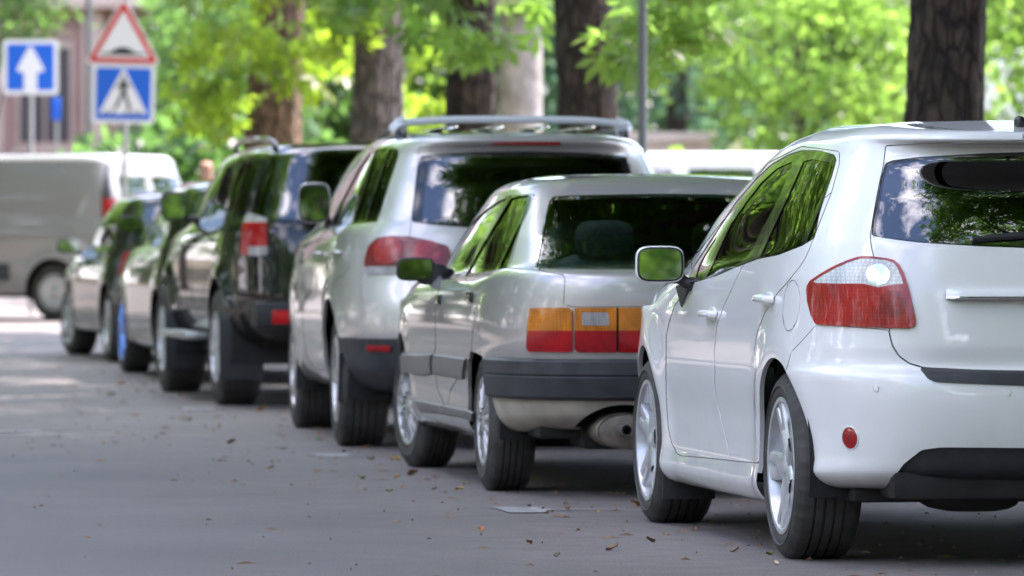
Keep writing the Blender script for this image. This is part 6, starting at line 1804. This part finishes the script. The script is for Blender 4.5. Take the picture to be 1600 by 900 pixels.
# pink corner building at the far left
bl = empty('corner_building', (X(150, 118), 118, float(gz(118)))); tag(bl, 'pinkish building with pilasters behind the road signs', 'building')
MB().box((-2.5, 4, 7.5), (13.0, 8, 15)).build('wall', 'pink_plaster', bl)
for k in range(6): MB().box((-6.2 + k * 2.05, -0.14, 7.5), (0.42, 0.30, 15), bev=0.03).build('pilaster', 'pale_plaster', bl)
MB().box((-2.5, -0.22, 1.0), (13.0, 0.42, 2.0), bev=0.03).build('plinth', 'pale_plaster', bl)
for zf in (2.7, 6.4, 10.1):
    for k in range(5):
        xw = -5.15 + k * 2.05
        fr = MB().box((xw, -0.03, zf + 1.0), (1.2, 0.10, 2.2), bev=0.02).build('window', 'pale_plaster', bl)
        for q in (-0.27, 0.27): MB().box((xw + q, -0.09, zf + 1.0), (0.48, 0.03, 1.95)).build('pane', 'house_glass', fr)
        MB().box((xw, -0.12, zf - 0.16), (1.4, 0.24, 0.10), bev=0.01).build('sill', 'pale_plaster', fr)
MB().box((-2.5, -0.3, 5.6), (13.0, 0.6, 0.25), bev=0.04).build('cornice', 'pale_plaster', bl)

# ------------------------------------------------------------------ pillar, lamp post, signs, person
p = at(814, 0, 58.0)
pl = empty('stone_pillar', (p[0], 58.0, float(gz(58)))); tag(pl, 'pale mottled stone pillar with a flat cap between two dark trunks', 'pillar')
mb = MB().lathe([(0.27, 0), (0.27, 0.25), (0.235, 0.3), (0.228, 1.0), (0.222, 2.0), (0.212, 3.30), (0.205, 3.34)], 30, axis='z')
mb.build('shaft', 'mottled_stone', pl, angle=50)
MB().box((0.03, 0, 3.55), (0.66, 0.62, 0.42), bev=0.03).build('cap', 'mottled_stone', pl)
p = at(1004, 0, 39.0)
lp = empty('lamp_post', (p[0], 39.0, float(gz(39)) + 0.1)); tag(lp, 'thin grey lamp post right of the leaning trunk', 'lamp post')
MB().lathe([(0.06, 0), (0.06, 0.9), (0.045, 0.95), (0.032, 1.0), (0.030, 2.2), (0.025, 6.0), (0.001, 6.0)], 16, axis='z').build('post', 'pole_dark', lp)
MB().tube([(0, 0, 5.9), (-0.2, 0, 6.25), (-0.9, 0, 6.4), (-1.3, 0, 6.4)], [0.03, 0.028, 0.026, 0.03], 10).build('arm', 'pole_dark', lp)
MB().sq((-1.5, 0, 6.37), (0.32, 0.14, 0.07), 0.6, 18, 8).build('lamp_head', 'pole_grey', lp)

def flat(o_parent, name, poly, y0, th, mat):
    """a plate in the x-z plane facing the camera"""
    return MB().prism(poly, th, M=lambda u, v, w: (u, y0 - w, v)).build(name, mat, o_parent, smooth=False)
def rrect(x0, z0, x1, z1, r, n=5):
    P = []
    for cx, cz, a in ((x1 - r, z1 - r, 0), (x0 + r, z1 - r, 90), (x0 + r, z0 + r, 180), (x1 - r, z0 + r, 270)):
        P += [(cx + r * math.cos(math.radians(a + 90 * k / n)), cz + r * math.sin(math.radians(a + 90 * k / n))) for k in range(n + 1)]
    return P
def sign_post(px, d, name, label, ztop):
    p = at(px, 0, d)
    s = empty(name, (p[0], d, float(gz(d)))); tag(s, label, 'road sign')
    MB().tube([(0, 0.04, -0.02), (0, 0.04, ztop)], 0.032, 12).build('post', 'pole_grey', s)
    return s
zz = lambda py, d: float(at(0, py, d)[2]) - float(gz(d))
# one-way sign
D1 = 70.0; k1 = D1 / F_PX
s = sign_post(48, D1, 'one_way_sign', 'blue square sign with white upward arrow at the left edge', zz(75, D1))
z0, z1 = zz(148, D1), zz(62, D1); hw = 43.5 * k1; zc = (z0 + z1) / 2
flat(s, 'plate', rrect(-hw, z0, hw, z1, 0.05), 0.0, 0.012, 'sign_white')
e = 0.055
flat(s, 'blue_field', rrect(-hw + e, z0 + e, hw - e, z1 - e, 0.02), -0.0125, 0.004, 'sign_blue')
u = k1
flat(s, 'arrow', [(-10.5 * u, z0 + 0.02), (10.5 * u, z0 + 0.02), (10.5 * u, z0 + 34 * u), (22 * u, z0 + 37 * u), (21 * u, z0 + 41 * u), (2.5 * u, z1 - 11 * u), (-2.5 * u, z1 - 11 * u), (-21 * u, z0 + 41 * u), (-22 * u, z0 + 37 * u), (-10.5 * u, z0 + 34 * u)], -0.017, 0.003, 'sign_white')
# hump warning above the pedestrian crossing sign, on one post
D2 = 65.0; k2 = D2 / F_PX
cs = sign_post(189, D2, 'crossing_sign', 'blue pedestrian crossing sign on a grey post under the triangle', zz(-20, D2))
cs.rotation_euler = (0, math.radians(1.2), 0)
def S(px, py): return ((px - 200) * k2, zz(py, D2))
def rot2(P, a): return P
z0, z1 = zz(193, D2), zz(100, D2); hw = 49 * k2; x_ = -3.5 * k2
flat(cs, 'plate', rrect(x_ - hw, z0, x_ + hw, z1, 0.05), 0.0, 0.012, 'sign_white')
flat(cs, 'blue_field', rrect(x_ - hw + 0.045, z0 + 0.045, x_ + hw - 0.045, z1 - 0.045, 0.02), -0.0125, 0.004, 'sign_blue')
tz0, tz1 = z0 + 15 * k2, z1 - 8 * k2
flat(cs, 'white_triangle', [(x_ - 38 * k2, tz0), (x_ + 38 * k2, tz0), (x_ + 1.5 * k2, tz1), (x_ - 1.5 * k2, tz1)], -0.017, 0.003, 'sign_white')
def glyph(poly): flat(cs, 'pictogram', [(x_ + a * k2, tz0 + b * k2) for a, b in poly], -0.0205, 0.003, 'sign_black')
glyph([(3 * math.cos(t), 57 + 3 * math.sin(t)) for t in np.linspace(0, 6.283, 14, endpoint=False)])
glyph([(-3.5, 52), (3.5, 53), (5, 46), (4, 33), (-3, 33), (-4, 44)])                     # torso
glyph([(-3, 34), (2, 34), (-4, 20), (-11, 7), (-15, 8), (-8, 22)])                       # rear leg
glyph([(-1, 34), (4, 34), (8, 22), (13, 7), (9, 6), (4, 20)])                            # front leg
glyph([(-3, 51), (-2, 47), (-10, 38), (-12, 41)]); glyph([(3, 51), (4, 47), (12, 40), (13, 43)])   # arms
for a in (-27, -17, 6, 17, 26): glyph([(a - 3, 0.8), (a + 1.5, 0.8), (a + 3, 5), (a - 1, 5)])     # stripes of the crossing
ws = empty('hump_warning_sign', (float(cs.location.x), D2, float(cs.location.z))); ws.rotation_euler = cs.rotation_euler
tag(ws, 'white warning triangle with red border and black road hump', 'road sign')
def tri(cx, zb, hw_, zt, r):
    P = np.array([(cx - hw_, zb), (cx + hw_, zb), (cx, zt)]); out = []
    for i in range(3):
        a, b, c_ = P[i - 1], P[i], P[(i + 1) % 3]
        d0 = (a - b) / np.linalg.norm(a - b); d1 = (c_ - b) / np.linalg.norm(c_ - b)
        for t in np.linspace(0, 1, 5): out.append(tuple(b + d0 * r * (1 - t) ** 2 + d1 * r * t ** 2))
    return out
cx = -5.5 * k2; zb, zt = zz(101, D2), zz(-6, D2)
flat(ws, 'plate', tri(cx, zb, 60 * k2, zt, 0.09), 0.0, 0.012, 'sign_white')
flat(ws, 'red_border', tri(cx, zb + 3 * k2, 55.5 * k2, zt - 6 * k2, 0.07), -0.0125, 0.004, 'sign_red')
flat(ws, 'white_field', tri(cx, zb + 10.5 * k2, 42.5 * k2, zt - 22.5 * k2, 0.03), -0.017, 0.003, 'sign_white')
hb = zb + 15 * k2
hump = [(cx - 35 * k2, hb), (cx + 35 * k2, hb), (cx + 34 * k2, hb + 3 * k2), (cx + 21 * k2, hb + 3.5 * k2)] + [(cx + q * k2, hb + (3.5 + 8.5 * math.cos(q / 20 * 1.5) ** 1) * k2) for q in np.linspace(17, -17, 11)] + [(cx - 21 * k2, hb + 3.5 * k2), (cx - 34 * k2, hb + 3 * k2)]
flat(ws, 'hump_symbol', hump, -0.0205, 0.003, 'sign_black')
# slim poles and a small blue plate further back
for px, d, z, nm, lab in ((139, 80.0, 4.5, 'street_pole', 'thin dark pole left of the warning triangle'),):
    p = at(px, 0, d); o = MB().tube([(0, 0, 0), (0, 0, z)], 0.045, 10).build(nm, 'pole_dark'); o.location = (p[0], d, float(gz(d))); tag(o, lab, 'pole')
p = at(88, 170, 90.0)
o = MB().box((0, 0, 0), (0.14, 0.03, 0.36), bev=0.008).build('blue_plate', 'sign_blue'); o.location = tuple(p); tag(o, 'small narrow blue plate below right of the arrow sign', 'sign')
pp = MB().tube([(0, 0.05, 0), (0, 0.05, float(p[2]) - float(gz(90)) + 0.2)], 0.03, 8).build('plate_post', 'pole_grey'); pp.location = (p[0], 90.0, float(gz(90))); tag(pp, 'thin post carrying the small blue plate', 'pole')

def person(x, y, h, label):
    """standing figure seen from behind; one skinned body"""
    me = bpy.data.meshes.new('body')
    k = h / 1.8
    J = dict(pel=(0, 0, 0.95), wst=(0, 0, 1.10), chs=(0, 0, 1.32), nek=(0, 0, 1.50), hd0=(0, 0.01, 1.60), hd1=(0, 0.015, 1.70), hd2=(0, 0.01, 1.755))
    for s, q in ((-1, 'l'), (1, 'r')):
        J.update({q + 'sh': (s * 0.18, 0, 1.44), q + 'el': (s * 0.25, 0.0, 1.16), q + 'wr': (s * 0.26, 0.06, 0.92), q + 'hn': (s * 0.255, 0.08, 0.82),
                  q + 'hp': (s * 0.10, 0, 0.90), q + 'kn': (s * 0.11, 0.02, 0.50), q + 'an': (s * 0.115, 0, 0.09), q + 'to': (s * 0.13, 0.17, 0.035)})
    E = [('pel', 'wst'), ('wst', 'chs'), ('chs', 'nek'), ('nek', 'hd0'), ('hd0', 'hd1'), ('hd1', 'hd2')]
    for q in 'lr': E += [('chs', q + 'sh'), (q + 'sh', q + 'el'), (q + 'el', q + 'wr'), (q + 'wr', q + 'hn'), ('pel', q + 'hp'), (q + 'hp', q + 'kn'), (q + 'kn', q + 'an'), (q + 'an', q + 'to')]
    rad = dict(pel=(.15, .11), wst=(.14, .10), chs=(.17, .115), nek=(.058, .058), hd0=(.07, .085), hd1=(.077, .095), hd2=(.06, .075), sh=(.065, .065), el=(.045, .045), wr=(.03, .03), hn=(.04, .025), hp=(.09, .09), kn=(.06, .06), an=(.042, .045), to=(.045, .03))
    nm = list(J); idx = {n_: i for i, n_ in enumerate(nm)}
    me.from_pydata([tuple(np.array(J[n_]) * k) for n_ in nm], [(idx[a], idx[b]) for a, b in E], [])
    o = bpy.data.objects.new('person', me); COL.objects.link(o); o.location = (x, y, float(gz(y)))
    o.modifiers.new('skin', 'SKIN'); sub_ = o.modifiers.new('sub', 'SUBSURF'); sub_.levels = sub_.render_levels = 2
    for i, n_ in enumerate(nm):
        r_ = rad.get(n_) or rad[n_[1:]]
        me.skin_vertices[0].data[i].radius = (r_[0] * k, r_[1] * k)
        me.skin_vertices[0].data[i].use_root = (n_ == 'pel')
    m = bpy.data.materials.new('person_skin_and_clothes'); m.use_nodes = True
    n, l = m.node_tree.nodes, m.node_tree.links; b = n['Principled BSDF']; b.inputs['Roughness'].default_value = 0.7
    t = n.new('ShaderNodeTexCoord'); sx = n.new('ShaderNodeSeparateXYZ'); l.new(t.outputs['Object'], sx.inputs[0])
    r = n.new('ShaderNodeValToRGB'); r.color_ramp.interpolation = 'CONSTANT'
    mr = n.new('ShaderNodeMapRange'); mr.inputs['From Max'].default_value = h; l.new(sx.outputs['Z'], mr.inputs[0]); l.new(mr.outputs[0], r.inputs[0])
    el = r.color_ramp.elements
    el[0].position = 0; el[0].color = (0.05, 0.055, 0.08, 1); el[1].position = 0.55; el[1].color = (0.32, 0.33, 0.37, 1)
    q = el.new(0.845); q.color = (0.55, 0.31, 0.24, 1)
    l.new(r.outputs[0], b.inputs['Base Color']); me.materials.append(m)
    tag(o, label, 'person')
person(X(322, 60), 60.0, 1.84, 'person standing behind the dark cars, only the head showing')

# ------------------------------------------------------------------ fallen leaves and litter
def dead_leaf(seed):
    r = random.Random(seed); V, F = [], []
    L = 0.07; w = r.uniform(0.30, 0.46) * L
    for i, t in enumerate(np.linspace(0, 1, 5)):
        hw = w * math.sin(math.pi * (t ** 0.8)) + 0.002
        zc = 0.012 * math.sin(t * 3.0 + seed) + 0.004
        V += [(t * L, -hw, 0.012 + zc + r.uniform(0, 0.012)), (t * L, 0, 0.003 + zc), (t * L, hw, 0.012 + zc + r.uniform(0, 0.012))]
    F = [(i * 3 + j, i * 3 + j + 1, (i + 1) * 3 + j + 1, (i + 1) * 3 + j) for i in range(4) for j in range(2)]
    return MB().add(V, F)
protos = []
for k, mt in enumerate(('leaf_yellow', 'leaf_orange', 'leaf_brown', 'leaf_green', 'leaf_pale')):
    protos.append((dead_leaf(k), mt))
meshes = {}
def put_leaf(x, y, k, s, rz, label=None):
    if k not in meshes:
        o = protos[k][0].build('fallen_leaf', protos[k][1]); meshes[k] = o.data
    else:
        o = bpy.data.objects.new('fallen_leaf', meshes[k]); COL.objects.link(o)
    o.location = (x, y, float(gz(y)) + 0.002); o.rotation_euler = (random.uniform(-0.15, 0.15), random.uniform(-0.15, 0.15), rz); o.scale = (s, s, s)
    kind = ('yellow', 'orange', 'brown', 'green', 'pale')[k]
    tag(o, f'small {kind} fallen leaf lying on the asphalt by the cars', 'leaf', f'fallen {kind} leaves')
# ones that can be picked out in the photo
for px, py, k, s in ((985, 791, 1, 1.2), (750, 832, 1, 0.9), (823, 853, 1, 0.9), (868, 870, 4, 0.8), (652, 743, 2, 1.4), (618, 750, 0, 0.9), (712, 769, 0, 0.9), (724, 757, 4, 0.8), (570, 749, 3, 0.9), (610, 722, 0, 1.2), (585, 718, 3, 0.9), (880, 788, 4, 0.9), (888, 800, 1, 0.9), (965, 860, 2, 1.1), (1010, 848, 2, 1.0), (300, 657, 3, 1.3), (415, 644, 1, 1.4), (195, 603, 1, 1.4), (180, 617, 3, 1.3), (280, 618, 2, 1.2), (500, 680, 1, 1.0), (505, 688, 3, 0.9), (1197, 868, 3, 0.8), (1213, 883, 4, 0.8), (1155, 862, 2, 0.8), (368, 693, 2, 1.2), (448, 702, 3, 0.8), (428, 733, 1, 0.8)):
    lo_, hi_ = 12.0, 70.0
    for _ in range(40):
        m_ = (lo_ + hi_) / 2
        if HORIZON + (CAM_H - float(gz(m_))) * F_PX / m_ > py: lo_ = m_
        else: hi_ = m_
    put_leaf(X(px, lo_), lo_, k, s * 0.62, random.uniform(0, 6.28))
for i in range(95):
    y = random.uniform(19, 46); x = float(kerb_x(y)) - random.choice((random.uniform(1.9, 2.9), random.uniform(0.1, 2.6), random.gauss(2.1, 0.2)))
    put_leaf(x, y, random.choice((0, 1, 1, 2, 2, 2, 3, 4)), random.uniform(0.2, 0.45), random.uniform(0, 6.28))
# twigs, seeds and crumbs too small to tell apart
mb = MB()
for i in range(700):
    y = random.uniform(16.8, 44); x = float(kerb_x(y)) - abs(random.gauss(0, 1.6)) - 0.1 - (1.2 if random.random() < 0.7 else 0)
    z = float(gz(y)); a = random.uniform(0, 6.28); L = random.choice((random.uniform(0.01, 0.03), random.uniform(0.02, 0.09))); w = random.uniform(0.002, 0.008)
    c_, s_ = math.cos(a), math.sin(a)
    mb.add([(x - c_ * L / 2, y - s_ * L / 2, z + 0.001), (x + s_ * w, y - c_ * w, z + 0.001), (x + c_ * L / 2, y + s_ * L / 2, z + 0.001), (x - s_ * w, y + c_ * w, z + 0.001), (x, y, z + 0.004 + w)], [(0, 1, 4), (1, 2, 4), (2, 3, 4), (3, 0, 4)])
o = mb.build('leaf_litter', 'leaf_brown', smooth=False); tag(o, 'brown twigs and crumbs scattered on the road along the cars', 'litter', kind='stuff')
